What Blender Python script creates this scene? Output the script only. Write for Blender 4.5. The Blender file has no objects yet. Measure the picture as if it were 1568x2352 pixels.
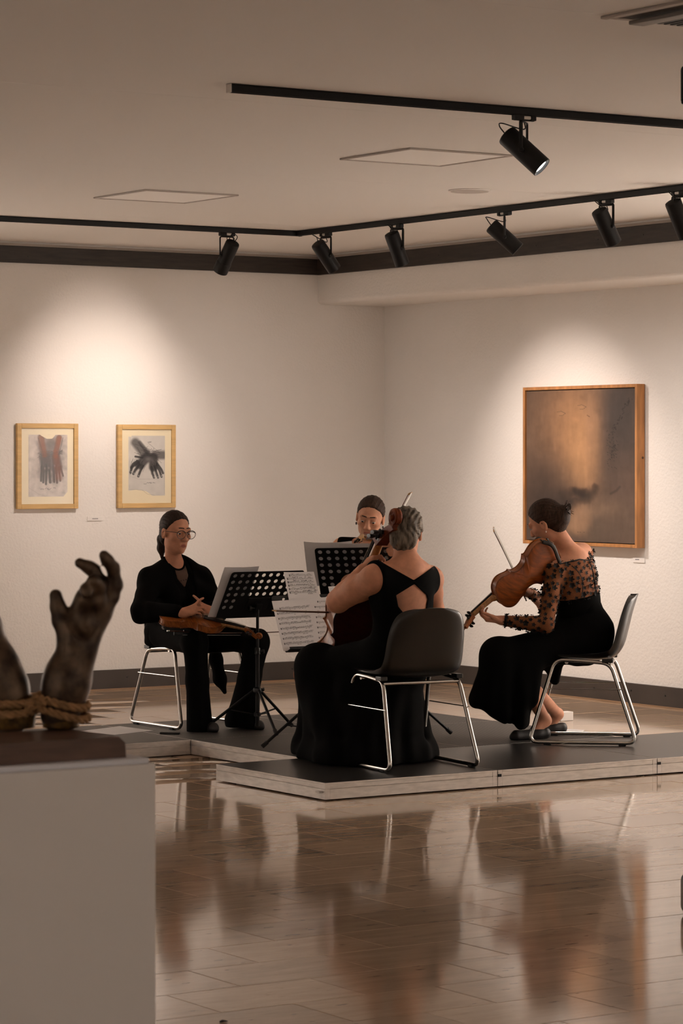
import bpy, bmesh, math, random
import numpy as np
from mathutils import Vector, Matrix
random.seed(4); RNG = np.random.default_rng(4)
sc = bpy.context.scene; COL = sc.collection
PI = math.pi

# ------------------------------------------------------------------ camera
FPX, CX, HY, EYE = 6603.0, 784.0, 1045.0, 1.64      # focal length, horizon, eye height (1568 x 2352 frame)
TH = math.atan2(10016, 6603)                        # heading: the back wall runs along X, the right wall along Y
FW = np.array([math.cos(TH), math.sin(TH), 0.0]); RT = np.array([math.sin(TH), -math.cos(TH), 0.0])
UP = np.array([0, 0, 1.0])
cam_d = bpy.data.cameras.new('camera'); cam = bpy.data.objects.new('camera', cam_d); COL.objects.link(cam)
cam.location = (0, 0, EYE); cam.rotation_euler = (PI/2, 0, TH - PI/2)
cam_d.sensor_fit = 'VERTICAL'; cam_d.sensor_height = 36; cam_d.sensor_width = 24
cam_d.lens = 36*FPX/2352; cam_d.shift_y = -(1176-HY)/2352
cam_d.clip_start = 0.1; cam_d.clip_end = 100
cam_d.dof.use_dof = True; cam_d.dof.focus_distance = 15.2; cam_d.dof.aperture_fstop = 13
sc.camera = cam

# ------------------------------------------------------------------ world, lamps, exposure
w = bpy.data.worlds.new('hall_ambient'); sc.world = w; w.use_nodes = True
bg = w.node_tree.nodes['Background']; bg.inputs[0].default_value = (1.0, 0.76, 0.57, 1); bg.inputs[1].default_value = .05
sc.view_settings.view_transform = 'Standard'; sc.view_settings.look = 'None'
sc.view_settings.gamma = 1; sc.view_settings.use_curve_mapping = False; sc.view_settings.exposure = 0.0

def spot_light(name, loc, target, watts, angle, blend=0.6, col=(1, .83, .72), size=.03):
    d = bpy.data.lights.new(name, 'SPOT'); o = bpy.data.objects.new(name, d); COL.objects.link(o)
    d.energy = watts; d.spot_size = math.radians(angle); d.spot_blend = blend; d.color = col; d.shadow_soft_size = size
    o.location = loc; o.rotation_euler = (Vector(target)-Vector(loc)).to_track_quat('-Z', 'Y').to_euler(); return o
SPOT_L = spot_light('spot_beam', (9.62, 15.93, 2.83), (9.62, 17.656, 1.62), 84, 66, .9)
spot_light('spot_core', (9.62, 15.93, 2.83), (9.60, 17.656, 2.28), 46, 44, 1.)
SPOT_R = spot_light('spot_beam', (10.22, 15.42, 2.83), (12.02, 15.42, 1.30), 138, 66, .85)
# unseen lamps added along both walls and behind the camera to raise ambient bounce
NEU = (1, .89, .81)
for Y, P in ((11.7, 2600), (9.2, 1500), (6.7, 500), (4.2, 350), (1.7, 300)): spot_light('spot_beam', (10.2, Y, 2.83), (12.02, Y, 1.4), P, 62, .85, NEU)
for X, P in ((6.3, 1500), (3.8, 900), (1.3, 400)): spot_light('spot_beam', (X, 15.9, 2.83), (X, 17.656, 1.4), P, 62, .85, NEU)
for Y, z in ((15.35, 1.5), (14.2, 1.3), (13.3, 1.3), (12.75, 1.3)): spot_light('corner_fill', (10.2, Y, 2.80), (11.3, Y, .9), 62 if Y > 15 else 56, 118, 1., NEU, .05)  # wide fill added near the track fittings to brighten right wall and corner
spot_light('corner_fill', (9.5, 15.93, 2.80), (10.6, 17.2, .9), 45, 118, 1., NEU, .05)  # one more added fill, towards the corner
for X in (0.5, 5.0, 9.0): spot_light('spot_beam', (X, -1.2, 2.83), (X, -3, 1.4), 620, 64, .85, NEU)
for Y in (3.0, 8.0, 13.0): spot_light('spot_beam', (-1.2, Y, 2.83), (-3, Y, 1.4), 620, 64, .85, NEU)

# ------------------------------------------------------------------ helpers
def at(x, y, d):                                    # point seen at pixel x, y at depth d along the view axis
    return FW*d + RT*((x-CX)/FPX*d) + np.array([0, 0, EYE-(y-HY)/FPX*d])
def A(*v): return np.array(v, float)
def nrm(v): v = np.asarray(v, float); return v/np.linalg.norm(v)
def lerp(a, b, t): return a+(b-a)*t
def frame(fwd, up=UP):                              # rows: right, forward, up
    f = nrm(fwd); r = nrm(np.cross(f, up)); return np.array([r, f, np.cross(r, f)])
def s2l(c): return tuple((x/12.92 if x <= .04045 else ((x+.055)/1.055)**2.4) for x in c)
def rgb(r, g, b): return s2l((r/255, g/255, b/255))

def mat(name, col, rough=.5, metal=0., spec=.5, noise=None, bump=None, coat=0.):
    """noise = (scale, amount, (sx,sy,sz)) varies the colour; bump = (scale, strength, distance)"""
    m = bpy.data.materials.new(name); m.use_nodes = True; nt = m.node_tree; N = nt.nodes; L = nt.links
    b = N['Principled BSDF']; b.inputs['Base Color'].default_value = (*col, 1); b.inputs['Roughness'].default_value = rough
    b.inputs['Metallic'].default_value = metal; b.inputs['Specular IOR Level'].default_value = spec
    b.inputs['Coat Weight'].default_value = coat; b.inputs['Coat Roughness'].default_value = .12
    tc = N.new('ShaderNodeTexCoord')
    if noise:
        mp = N.new('ShaderNodeMapping'); mp.inputs['Scale'].default_value = noise[2] if len(noise) > 2 else (1, 1, 1)
        L.new(tc.outputs['Object'], mp.inputs[0]); n = N.new('ShaderNodeTexNoise'); n.inputs['Scale'].default_value = noise[0]
        n.inputs['Detail'].default_value = 6; L.new(mp.outputs[0], n.inputs['Vector'])
        r = N.new('ShaderNodeValToRGB'); a = noise[1]
        r.color_ramp.elements[0].position = .3; r.color_ramp.elements[1].position = .7
        r.color_ramp.elements[0].color = (*[c*(1-a) for c in col], 1)
        c2 = noise[3] if len(noise) > 3 else [min(1, c*(1+a)) for c in col]
        r.color_ramp.elements[1].color = (*c2, 1)
        L.new(n.outputs['Fac'], r.inputs[0]); L.new(r.outputs[0], b.inputs['Base Color'])
    if bump:
        n2 = N.new('ShaderNodeTexNoise'); n2.inputs['Scale'].default_value = bump[0]; n2.inputs['Detail'].default_value = 4
        L.new(tc.outputs['Object'], n2.inputs['Vector']); bp = N.new('ShaderNodeBump')
        bp.inputs['Strength'].default_value = bump[1]; bp.inputs['Distance'].default_value = bump[2]
        L.new(n2.outputs['Fac'], bp.inputs['Height']); L.new(bp.outputs[0], b.inputs['Normal'])
    return m
def vcol_mat(name, rough=.8, spec=.2):
    m = bpy.data.materials.new(name); m.use_nodes = True; nt = m.node_tree
    a = nt.nodes.new('ShaderNodeVertexColor'); a.layer_name = 'paint'; b = nt.nodes['Principled BSDF']
    nt.links.new(a.outputs[0], b.inputs['Base Color']); b.inputs['Roughness'].default_value = rough
    b.inputs['Specular IOR Level'].default_value = spec; return m

def raw_mesh(name, V, F, smooth=False):
    me = bpy.data.meshes.new(name)
    V = np.asarray(V, np.float32)
    if isinstance(F, np.ndarray):
        k = F.shape[1]; me.vertices.add(len(V)); me.vertices.foreach_set('co', V.ravel())
        me.loops.add(F.size); me.loops.foreach_set('vertex_index', F.astype(np.int32).ravel())
        me.polygons.add(len(F)); me.polygons.foreach_set('loop_start', np.arange(0, F.size, k, dtype=np.int32))
        me.update(calc_edges=True)
    else:
        me.from_pydata(V.tolist(), [], F); me.update()
    if smooth: me.polygons.foreach_set('use_smooth', [True]*len(me.polygons))
    return me
def link(name, me, m=None, parent=None):
    o = bpy.data.objects.new(name, me); COL.objects.link(o)
    if m is not None and me is not None:
        for x in (m if isinstance(m, (list, tuple)) else [m]): me.materials.append(x)
    if parent is not None: o.parent = parent
    return o
def thing(name, label, cat, loc=(0, 0, 0), rotz=0., group=None):
    o = bpy.data.objects.new(name, None); COL.objects.link(o); o.empty_display_size = .1
    o.location = tuple(loc); o.rotation_euler = (0, 0, rotz); return tag(o, label, cat, group)
def tag(o, label, cat, group=None):
    o['label'] = label; o['category'] = cat
    if group: o['group'] = group
    return o
def struct(o): o['kind'] = 'structure'; return o
def copy_tree(o, parent=None):
    c = o.copy(); COL.objects.link(c)
    if parent is not None: c.parent = parent
    for ch in list(o.children): copy_tree(ch, c)
    return c

class MB:                                           # collects simple shapes into one mesh
    def __init__(s, off=(0, 0, 0)): s.v = []; s.f = []; s.off = np.asarray(off, float)
    def add(s, V, F):
        n = len(s.v); s.v += [tuple(np.asarray(p, float)-s.off) for p in V]; s.f += [tuple(i+n for i in f) for f in F]; return s
    def box(s, lo, hi, M=None, o=(0, 0, 0)):
        V = [A(x, y, z) for x in (lo[0], hi[0]) for y in (lo[1], hi[1]) for z in (lo[2], hi[2])]
        if M is not None: V = [np.asarray(o)+v @ M for v in V]
        return s.add(V, [(0, 1, 3, 2), (4, 6, 7, 5), (0, 4, 5, 1), (2, 3, 7, 6), (0, 2, 6, 4), (1, 5, 7, 3)])
    def bbox(s, lo, hi, b, M=None, o=(0, 0, 0)):    # box with chamfered edges
        lo = A(*lo); hi = A(*hi); bm = bmesh.new(); bmesh.ops.create_cube(bm, size=1)
        for v in bm.verts: v.co = Vector(lo+(hi-lo)*(np.array(v.co)+.5))
        bmesh.ops.bevel(bm, geom=bm.edges[:], offset=b, segments=1 if b < .003 else 3, affect='EDGES', profile=.5)
        bm.verts.index_update(); V = [np.array(v.co) for v in bm.verts]
        if M is not None: V = [np.asarray(o)+v @ M for v in V]
        s.add(V, [[v.index for v in f.verts] for f in bm.faces]); bm.free(); return s
    def tube(s, P, r, n=10, caps=True, flat=None):
        P = [np.asarray(p, float) for p in P]; R = r if hasattr(r, '__len__') else [r]*len(P)
        T = [nrm((P[min(i+1, len(P)-1)]-P[max(i-1, 0)])) for i in range(len(P))]
        u = np.cross(T[0], A(0, 0, 1)); u = nrm(u if np.linalg.norm(u) > 1e-3 else np.cross(T[0], A(1, 0, 0)))
        V = []
        for p, t, rr in zip(P, T, R):
            u = nrm(u-t*np.dot(u, t)); w_ = np.cross(t, u)
            for k in range(n):
                a = 2*PI*k/n; V.append(p+rr*(math.cos(a)*u+math.sin(a)*w_*(flat or 1)))
        F = [(i*n+k, i*n+(k+1) % n, (i+1)*n+(k+1) % n, (i+1)*n+k) for i in range(len(P)-1) for k in range(n)]
        if caps: F += [tuple(range(n))[::-1], tuple((len(P)-1)*n+k for k in range(n))]
        return s.add(V, F)
    def lathe(s, prof, o, axis, n=24):              # prof: (radius, distance along axis)
        ax = nrm(axis); u = np.cross(ax, A(0, 0, 1)); u = nrm(u if np.linalg.norm(u) > 1e-3 else A(1, 0, 0)); w_ = np.cross(ax, u)
        V = []; o = np.asarray(o, float)
        for r, h in prof:
            for k in range(n):
                a = 2*PI*k/n; V.append(o+ax*h+max(r, 1e-4)*(math.cos(a)*u+math.sin(a)*w_))
        m = len(prof); F = [(i*n+k, i*n+(k+1) % n, (i+1)*n+(k+1) % n, (i+1)*n+k) for i in range(m-1) for k in range(n)]
        F += [tuple(range(n))[::-1], tuple((m-1)*n+k for k in range(n))]; return s.add(V, F)
    def grid(s, G):                                 # G: rows of points
        r, c = len(G), len(G[0]); return s.add([p for row in G for p in row],
            [(i*c+j, i*c+j+1, (i+1)*c+j+1, (i+1)*c+j) for i in range(r-1) for j in range(c-1)])
    def build(s, name, m, parent=None, smooth=False, solid=0., fix=True):
        me = raw_mesh(name, s.v, s.f)
        bm = bmesh.new(); bm.from_mesh(me)
        if solid: bmesh.ops.recalc_face_normals(bm, faces=bm.faces[:]); bmesh.ops.solidify(bm, geom=bm.faces[:], thickness=solid)
        if fix: bmesh.ops.recalc_face_normals(bm, faces=bm.faces[:])
        for f in bm.faces: f.smooth = smooth
        if smooth:
            for e in bm.edges:
                if len(e.link_faces) == 2 and e.calc_face_angle(0) > math.radians(40): e.smooth = False
        bm.to_mesh(me); bm.free(); return link(name, me, m, parent)
def arc_path(P, rad, n=5):                          # polyline with rounded corners
    P = [np.asarray(p, float) for p in P]; out = [P[0]]
    for i in range(1, len(P)-1):
        a, b, c = P[i-1], P[i], P[i+1]; r = min(rad, np.linalg.norm(a-b)*.45, np.linalg.norm(c-b)*.45)
        p0 = b+nrm(a-b)*r; p1 = b+nrm(c-b)*r
        for k in range(n+1): t = k/n; out.append((1-t)**2*p0+2*t*(1-t)*b+t*t*p1)
    return out+[P[-1]]
def spline(P, n=8):                                 # Catmull-Rom through points
    P = [np.asarray(p, float) for p in P]; Q = [2*P[0]-P[1]]+P+[2*P[-1]-P[-2]]; out = []
    for i in range(1, len(Q)-2):
        for k in range(n):
            t = k/n; a, b, c, d = Q[i-1], Q[i], Q[i+1], Q[i+2]
            out.append(.5*(2*b+(c-a)*t+(2*a-5*b+4*c-d)*t*t+(3*b-a-3*c+d)*t**3))
    return out+[P[-1]]

# ------------------------------------------------------------------ smooth-blended solids -> one continuous surface
class Sdf:
    def __init__(s): s.p = []
    def cap(s, a, b, ra, rb=None, k=.02, op='u'):
        a = np.asarray(a, float); b = np.asarray(b, float); rb = ra if rb is None else rb
        ab = b-a; L2 = max(ab @ ab, 1e-12)
        def f(P):
            q = P-a; t = np.clip(q @ ab/L2, 0, 1); return np.linalg.norm(q-t[..., None]*ab, axis=-1)-(ra+(rb-ra)*t)
        s.p.append((op, f, (a+b)/2, np.linalg.norm(ab)/2+max(ra, rb), k)); return s
    def chain(s, pts, rs, k=.02):
        for i in range(len(pts)-1): s.cap(pts[i], pts[i+1], rs[i], rs[i+1], k)
        return s
    def ell(s, c, r, M=None, k=.02, op='u'):
        c = np.asarray(c, float); r = np.asarray(r, float); M = np.eye(3) if M is None else M
        def f(P):
            q = (P-c) @ M.T; k0 = np.linalg.norm(q/r, axis=-1); k1 = np.linalg.norm(q/(r*r), axis=-1)+1e-9; return k0*(k0-1)/k1
        s.p.append((op, f, c, r.max(), k)); return s
    def box(s, c, h, M=None, rad=.01, k=.02, op='u'):
        c = np.asarray(c, float); h = np.asarray(h, float)-rad; M = np.eye(3) if M is None else M
        def f(P):
            q = np.abs((P-c) @ M.T)-h; return np.linalg.norm(np.maximum(q, 0), axis=-1)+np.minimum(q.max(-1), 0)-rad
        s.p.append((op, f, c, np.linalg.norm(h)+rad, k)); return s
    def fn(s, f, op='cut', k=.004): s.p.append((op, f, None, 0, k)); return s       # cut: keep where f<0
    def plane(s, o, n, k=.004): o = np.asarray(o, float); n = nrm(n); return s.fn(lambda P: (P-o) @ n, 'cut', k)
    def iso(s, v): s.p.append(('iso', None, None, 0, v)); return s
    def ext(s, other): s.p += other.p; return s
    def ev(s, P, bc=None, hd=0.):
        acc = np.full(P.shape[:-1], 9.)
        grow = 0
        for op, f, c, R, k in s.p:
            if op == 'iso': grow += k
        for op, f, c, R, k in s.p:
            if op == 'iso': acc = acc-k; continue
            if op == 'disp': acc = acc+f(P); continue
            if c is not None and bc is not None:
                sel = np.nonzero(np.linalg.norm(bc-c, axis=-1) < R+hd+k+grow+.012)[0]
                if len(sel) == 0: continue
                d = f(P[sel]); a = acc[sel]
            else: sel = slice(None); d = f(P); a = acc
            if op == 's': d = -d
            if op == 'u':
                h = np.maximum(k-np.abs(a-d), 0)/k; acc[sel] = np.minimum(a, d)-h*h*k*.25
            else:
                h = np.maximum(k-np.abs(a-d), 0)/k; acc[sel] = np.maximum(a, d)+h*h*k*.25
        return acc
    def mesh(s, h):
        bs = [(c, R) for op, f, c, R, k in s.p if c is not None and op == 'u']
        g = sum(k for op, f, c, R, k in s.p if op == 'iso')+.03
        lo = np.min([c-R for c, R in bs], 0)-g; hi = np.max([c+R for c, R in bs], 0)+g
        B = 8; S = B*h; nb = np.ceil((hi-lo)/S).astype(int)
        I = np.stack(np.meshgrid(*[np.arange(x) for x in nb], indexing='ij'), -1).reshape(-1, 3)
        C = lo+(I+.5)*S; hd = S*.87
        d = np.concatenate([s.ev(C[i:i+20000], C[i:i+20000], hd*1.2) for i in range(0, len(C), 20000)])
        I = I[np.abs(d) < hd*1.15+.012]; C = lo+(I+.5)*S
        o = np.stack(np.meshgrid(*[np.arange(B+1)]*3, indexing='ij'), -1).reshape(-1, 3)*h
        D = np.concatenate([s.ev((lo+I[i:i+1500]*S)[:, None, :]+o[None], C[i:i+1500], hd) for i in range(0, len(I), 1500)])
        D = D.reshape(-1, B+1, B+1, B+1); D[D == 0] = 1e-9
        sg = D < 0
        cnt = sum(sg[:, a:a+B, b:b+B, c:c+B].astype(np.int8) for a in (0, 1) for b in (0, 1) for c in (0, 1))
        bi, i, j, k = np.nonzero((cnt > 0) & (cnt < 8))
        cor = {(a, b, c): D[bi, i+a, j+b, k+c] for a in (0, 1) for b in (0, 1) for c in (0, 1)}
        acc = np.zeros((len(bi), 3)); n = np.zeros(len(bi))
        for p in cor:
            for ax in range(3):
                if p[ax] == 0:
                    q = list(p); q[ax] = 1; v0 = cor[p]; v1 = cor[tuple(q)]; m = (v0 < 0) != (v1 < 0)
                    t = np.where(m, v0/np.where(m, v0-v1, 1), 0); x = np.tile(np.array(p, float), (len(bi), 1)); x[:, ax] += t
                    acc += x*m[:, None]; n += m
        gc = I[bi]*B+np.stack([i, j, k], -1); V = lo+(gc+acc/n[:, None])*h
        key = lambda G: (G[..., 0]*100003+G[..., 1])*100003+G[..., 2]
        kk = key(gc+1); od = np.argsort(kk); ks = kk[od]; quads = []
        for ax in range(3):
            e1 = np.zeros(3, int); e1[(ax+1) % 3] = 1; e2 = np.zeros(3, int); e2[(ax+2) % 3] = 1
            a0 = D[:, :B, :B, :B]; sl = [slice(None), slice(0, B), slice(0, B), slice(0, B)]; sl[ax+1] = slice(1, B+1); a1 = D[tuple(sl)]
            bi, i, j, k = np.nonzero((a0 < 0) != (a1 < 0)); g0 = I[bi]*B+np.stack([i, j, k], -1)+1
            neg = a0[bi, i, j, k] < 0; ids = []; ok = np.ones(len(bi), bool)
            for off in (-e1-e2, -e2, 0*e1, -e1):
                kq = key(g0+off); pos = np.clip(np.searchsorted(ks, kq), 0, len(ks)-1); ok &= ks[pos] == kq; ids.append(od[pos])
            Q = np.stack(ids, -1); Q[~neg] = Q[~neg][:, ::-1]; quads.append(Q[ok])
        return V, np.concatenate(quads)
    def build(s, name, h, m, parent, base, smooth_it=0):
        V, F = s.mesh(h)
        for _ in range(smooth_it):                  # light relaxation
            N = np.zeros_like(V); c = np.zeros(len(V))
            for a, b in ((0, 1), (1, 2), (2, 3), (3, 0)):
                np.add.at(N, F[:, a], V[F[:, b]]); np.add.at(N, F[:, b], V[F[:, a]]); np.add.at(c, F[:, a], 1); np.add.at(c, F[:, b], 1)
            V = V*.5+.5*N/np.maximum(c, 1)[:, None]
        return link(name, raw_mesh(name, V-np.asarray(base), F, True), m, parent)

# ------------------------------------------------------------------ materials
M_wall = mat('wall_plaster', (.83, .80, .765), .9, spec=.2, bump=(55, .55, .006))
M_ceil = mat('ceiling_paint', (.76, .725, .685), .9, spec=.2)
M_joint = mat('joint_dark', (.10, .08, .065), .9)
M_dwood = mat('dark_stained_wood', rgb(46, 38, 32), .55, noise=(6, .45, (1, 1, 9)), bump=(30, .3, .002))
M_base = mat('grey_brown_skirting', rgb(66, 58, 52), .6, noise=(3, .2, (1, 1, 1)))
M_black = mat('black_powdercoat', (.006, .006, .006), .5, spec=.25)
M_blackplastic = mat('black_plastic', (.006, .0058, .005), .30, spec=.5)
M_rubber = mat('black_rubber', (.012, .012, .012), .75)
M_chrome = mat('chrome', (.54, .52, .49), .2, 1.)
M_steel = mat('worn_steel', (.55, .53, .5), .3, 1.)
M_alu = mat('mill_aluminium', (.60, .555, .51), .42, .55, noise=(14, .14, (1, 1, 4)), bump=(60, .1, .001))
M_white = mat('white_paint', (.80, .77, .74), .55)
M_cool_lit = mat('white_paint_cool_lit', (.78, .79, .84), .5)  # white paint with the cool light on the plinth top put into its colour
M_grout = mat('dark_grout', rgb(70, 56, 46), .8)
M_paper = mat('paper', (.72, .70, .70), .85, spec=.2)
M_ink = mat('printed_ink', (.05, .05, .055), .9, spec=.1)
M_panel = mat('panel_diffuser', (.90, .87, .83), .6)
M_fw = mat('pale_wood_frame', rgb(205, 168, 110), .5, noise=(5, .15, (1, 1, 8)))
M_fw2 = mat('honey_wood_frame', rgb(176, 122, 72), .5, noise=(4, .3, (6, 6, 1)))
M_mount = mat('cream_mount', (.80, .70, .50), .9)
M_screw = mat('dark_screw', (.01, .009, .008), .5)
M_glow = bpy.data.materials.new('lit_lens'); M_glow.use_nodes = True
_b = M_glow.node_tree.nodes['Principled BSDF']; _b.inputs['Emission Color'].default_value = (1, .98, .95, 1); _b.inputs['Emission Strength'].default_value = 12

def tile_material():
    m = bpy.data.materials.new('polished_travertine'); m.use_nodes = True; nt = m.node_tree; N = nt.nodes; L = nt.links
    b = N['Principled BSDF']; g = N.new('ShaderNodeNewGeometry'); mp = N.new('ShaderNodeMapping'); mp.inputs['Scale'].default_value = (2, 9, 3)
    L.new(g.outputs['Position'], mp.inputs[0]); n = N.new('ShaderNodeTexNoise'); n.inputs['Scale'].default_value = 1.6; n.inputs['Detail'].default_value = 8
    n.inputs['Roughness'].default_value = .65; L.new(mp.outputs[0], n.inputs['Vector'])
    r = N.new('ShaderNodeValToRGB'); e = r.color_ramp.elements
    e[0].position = .28; e[0].color = (*rgb(166, 141, 118), 1); e[1].position = .72; e[1].color = (*rgb(190, 166, 142), 1)
    L.new(n.outputs['Fac'], r.inputs[0])
    oi = N.new('ShaderNodeObjectInfo'); mr = N.new('ShaderNodeMapRange'); mr.inputs[3].default_value = .86; mr.inputs[4].default_value = 1.12
    L.new(oi.outputs['Random'], mr.inputs[0]); mx = N.new('ShaderNodeMix'); mx.data_type = 'RGBA'; mx.blend_type = 'MULTIPLY'; mx.inputs[0].default_value = 1
    L.new(r.outputs[0], mx.inputs[6]); L.new(mr.outputs[0], mx.inputs[7])
    # small dark pits
    mp2 = N.new('ShaderNodeMapping'); mp2.inputs['Scale'].default_value = (9, 42, 9); L.new(g.outputs['Position'], mp2.inputs[0])
    n2 = N.new('ShaderNodeTexNoise'); n2.inputs['Scale'].default_value = 1.; n2.inputs['Detail'].default_value = 3; L.new(mp2.outputs[0], n2.inputs['Vector'])
    r2 = N.new('ShaderNodeValToRGB'); r2.color_ramp.elements[0].position = .27; r2.color_ramp.elements[0].color = (.55, .5, .45, 1)
    r2.color_ramp.elements[1].position = .34; r2.color_ramp.elements[1].color = (1, 1, 1, 1); L.new(n2.outputs['Fac'], r2.inputs[0])
    m3 = N.new('ShaderNodeMix'); m3.data_type = 'RGBA'; m3.blend_type = 'MULTIPLY'; m3.inputs[0].default_value = 1
    L.new(mx.outputs[2], m3.inputs[6]); L.new(r2.outputs[0], m3.inputs[7]); L.new(m3.outputs[2], b.inputs['Base Color'])
    mr2 = N.new('ShaderNodeMapRange'); mr2.inputs[3].default_value = .06; mr2.inputs[4].default_value = .11; L.new(n.outputs['Fac'], mr2.inputs[0])
    L.new(mr2.outputs[0], b.inputs['Roughness']); b.inputs['Specular IOR Level'].default_value = .62
    bp = N.new('ShaderNodeBump'); bp.inputs['Strength'].default_value = .015; bp.inputs['Distance'].default_value = .002
    L.new(n2.outputs['Fac'], bp.inputs['Height']); L.new(bp.outputs[0], b.inputs['Normal'])
    return m
M_tile = tile_material()

def rib_material(axis):
    m = bpy.data.materials.new('ribbed_black_deck'); m.use_nodes = True; nt = m.node_tree; N = nt.nodes; L = nt.links
    b = N['Principled BSDF']; g = N.new('ShaderNodeNewGeometry'); wv = N.new('ShaderNodeTexWave'); wv.wave_type = 'BANDS'; wv.bands_direction = axis
    wv.inputs['Scale'].default_value = 17; L.new(g.outputs['Position'], wv.inputs['Vector'])
    r = N.new('ShaderNodeValToRGB'); r.color_ramp.elements[0].color = (.018, .016, .014, 1); r.color_ramp.elements[1].color = (.085, .075, .065, 1)
    L.new(wv.outputs['Fac'], r.inputs[0]); L.new(r.outputs[0], b.inputs['Base Color']); b.inputs['Roughness'].default_value = .5
    bp = N.new('ShaderNodeBump'); bp.inputs['Strength'].default_value = .6; bp.inputs['Distance'].default_value = .004
    L.new(wv.outputs['Fac'], bp.inputs['Height']); L.new(bp.outputs[0], b.inputs['Normal']); return m
M_ribX = rib_material('X')
M_deck = mat('smooth_black_deck', (.013, .012, .011), .33, noise=(5, .35, (1, 1, 1)))

# ------------------------------------------------------------------ room
XW, YW, HC = 12.023, 17.656, 3.10
def sbox(name, lo, hi, m, parent=None):
    return struct(MB().box(lo, hi).build(name, m, parent))
floor = sbox('floor', (-3, -3, -.12), (XW+.2, YW+.2, -.010), M_grout)
sbox('wall_back', (-3, YW, -.12), (XW+.2, YW+.2, HC+.15), M_wall)
sbox('wall_right', (XW, -3, -.12), (XW+.2, YW, HC+.15), M_wall)
sbox('wall_left', (-3.2, -3, -.12), (-3, YW+.2, HC+.15), M_wall); sbox('wall_front', (-3.2, -3.2, -.12), (XW+.2, -3, HC+.15), M_wall)
ceil = sbox('ceiling', (-3, -3, HC+.012), (XW+.2, YW+.2, HC+.15), M_joint)
seams = [-3, 2.2, 4.84, 7.48, 10.12, 12.765, 15.42, YW]
for a, b in zip(seams[:-1], seams[1:]):
    for x0, x1 in ((-3, 4.6), (4.6, XW)) if a in (2.2, 7.48, 12.765) else ((-3, XW),):
        MB().box((x0, a+.0012, HC), (x1, b-.0012, HC+.0125)).build('ceiling_board', M_ceil, ceil)
# bulkhead along the right wall, rounded lower edge
BX, BZ = 11.434, 2.742
prof = [(XW, BZ)]+[(BX+.035-.035*math.sin(t), BZ+.035-.035*math.cos(t)) for t in np.linspace(0, PI/2, 7)]+[(BX, HC), (XW, HC)]
mb = MB(); n = len(prof)
mb.add([(x, y, z) for y in (-3, YW) for x, z in prof], [tuple(range(n)), tuple(range(2*n-1, n-1, -1))]+[(i, (i+1) % n, n+(i+1) % n, n+i) for i in range(n)])
struct(mb.build('wall_bulkhead', M_wall, smooth=True))
# skirting boards and the dark picture rail
bl = struct(MB().bbox((-3, YW-.018, .006), (XW, YW, .14), .004).build('baseboard_back', M_base))
br = struct(MB().bbox((XW-.018, -3, .006), (XW, YW-.018, .138), .004).build('baseboard_right', M_base))
MB().box((-3, YW-.026, 0), (XW, YW-.0185, .010)).build('shoe_strip', mat('pale_strip', rgb(150, 120, 92), .5), bl)
MB().box((XW-.026, -3, 0), (XW-.0185, YW-.02, .010)).build('shoe_strip', bpy.data.materials['pale_strip'], br)
for i, X in enumerate((9.3, 9.83, 10.35, 11.2)):
    MB().lathe([(.007, 0), (.007, .003), (.004, .004)], (X, YW-.018, .075+.012*(i % 2)), (0, -1, 0), 8).build('screw', M_screw, bl)
for i, Y in enumerate((16.2, 15.55, 15.14, 14.75, 14.4)):
    MB().lathe([(.007, 0), (.007, .003), (.004, .004)], (XW-.018, Y, .08+.01*(i % 2)), (-1, 0, 0), 8).build('screw', M_screw, br)
t1 = struct(MB().bbox((-3, YW-.024, 2.955), (BX, YW, 3.07), .003).build('trim_1', M_dwood))
t2 = struct(MB().bbox((BX-.024, -3, 2.953), (BX, YW-.024, 3.07), .003).build('trim_2', M_dwood))
for X in (9.05, 9.3, 10.9): MB().lathe([(.006, 0), (.006, .002), (.003, .003)], (X, YW-.024, 3.0), (0, -1, 0), 8).build('screw', M_screw, t1)
for Y in (16.1, 15.0, 14.35, 13.9): MB().lathe([(.006, 0), (.006, .002), (.003, .003)], (BX-.024, Y, 3.01), (-1, 0, 0), 8).build('screw', M_screw, t2)
M_strip = mat('shadow_gap_strip', (.45, .39, .34), .8)
struct(MB().box((-3, YW-.012, 3.071), (BX, YW, 3.088)).build('trim_3', M_strip))
struct(MB().box((BX-.012, -3, 3.071), (BX, YW-.012, 3.088)).build('trim_4', M_strip))

# floor tiles: running bond, rows along X
TL, TW = .515, .325
def vis(x, y):
    d = x*FW[0]+y*FW[1]
    if d < 1: return None
    return CX+(x*RT[0]+y*RT[1])/d*FPX, HY+EYE/d*FPX, d
tm = MB().add([(x, y, 0) for x, y in ((.0026, .0026), (TL-.0026, .0026), (TL-.0026, TW-.0026), (.0026, TW-.0026))] +
              [(x, y, -.0016) for x, y in ((.0007, .0007), (TL-.0007, .0007), (TL-.0007, TW-.0007), (.0007, TW-.0007))] +
              [(x, y, -.0105) for x, y in ((.0007, .0007), (TL-.0007, .0007), (TL-.0007, TW-.0007), (.0007, TW-.0007))],
              [(0, 1, 2, 3)]+[(i, i+4, (i+1) % 4+4, (i+1) % 4) for i in range(4)]+[(i+4, i+8, (i+1) % 4+8, (i+1) % 4+4) for i in range(4)])
tile_me = raw_mesh('floor_tile', tm.v, tm.f); tile_me.materials.append(M_tile)
inview, rest = [], []
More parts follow.
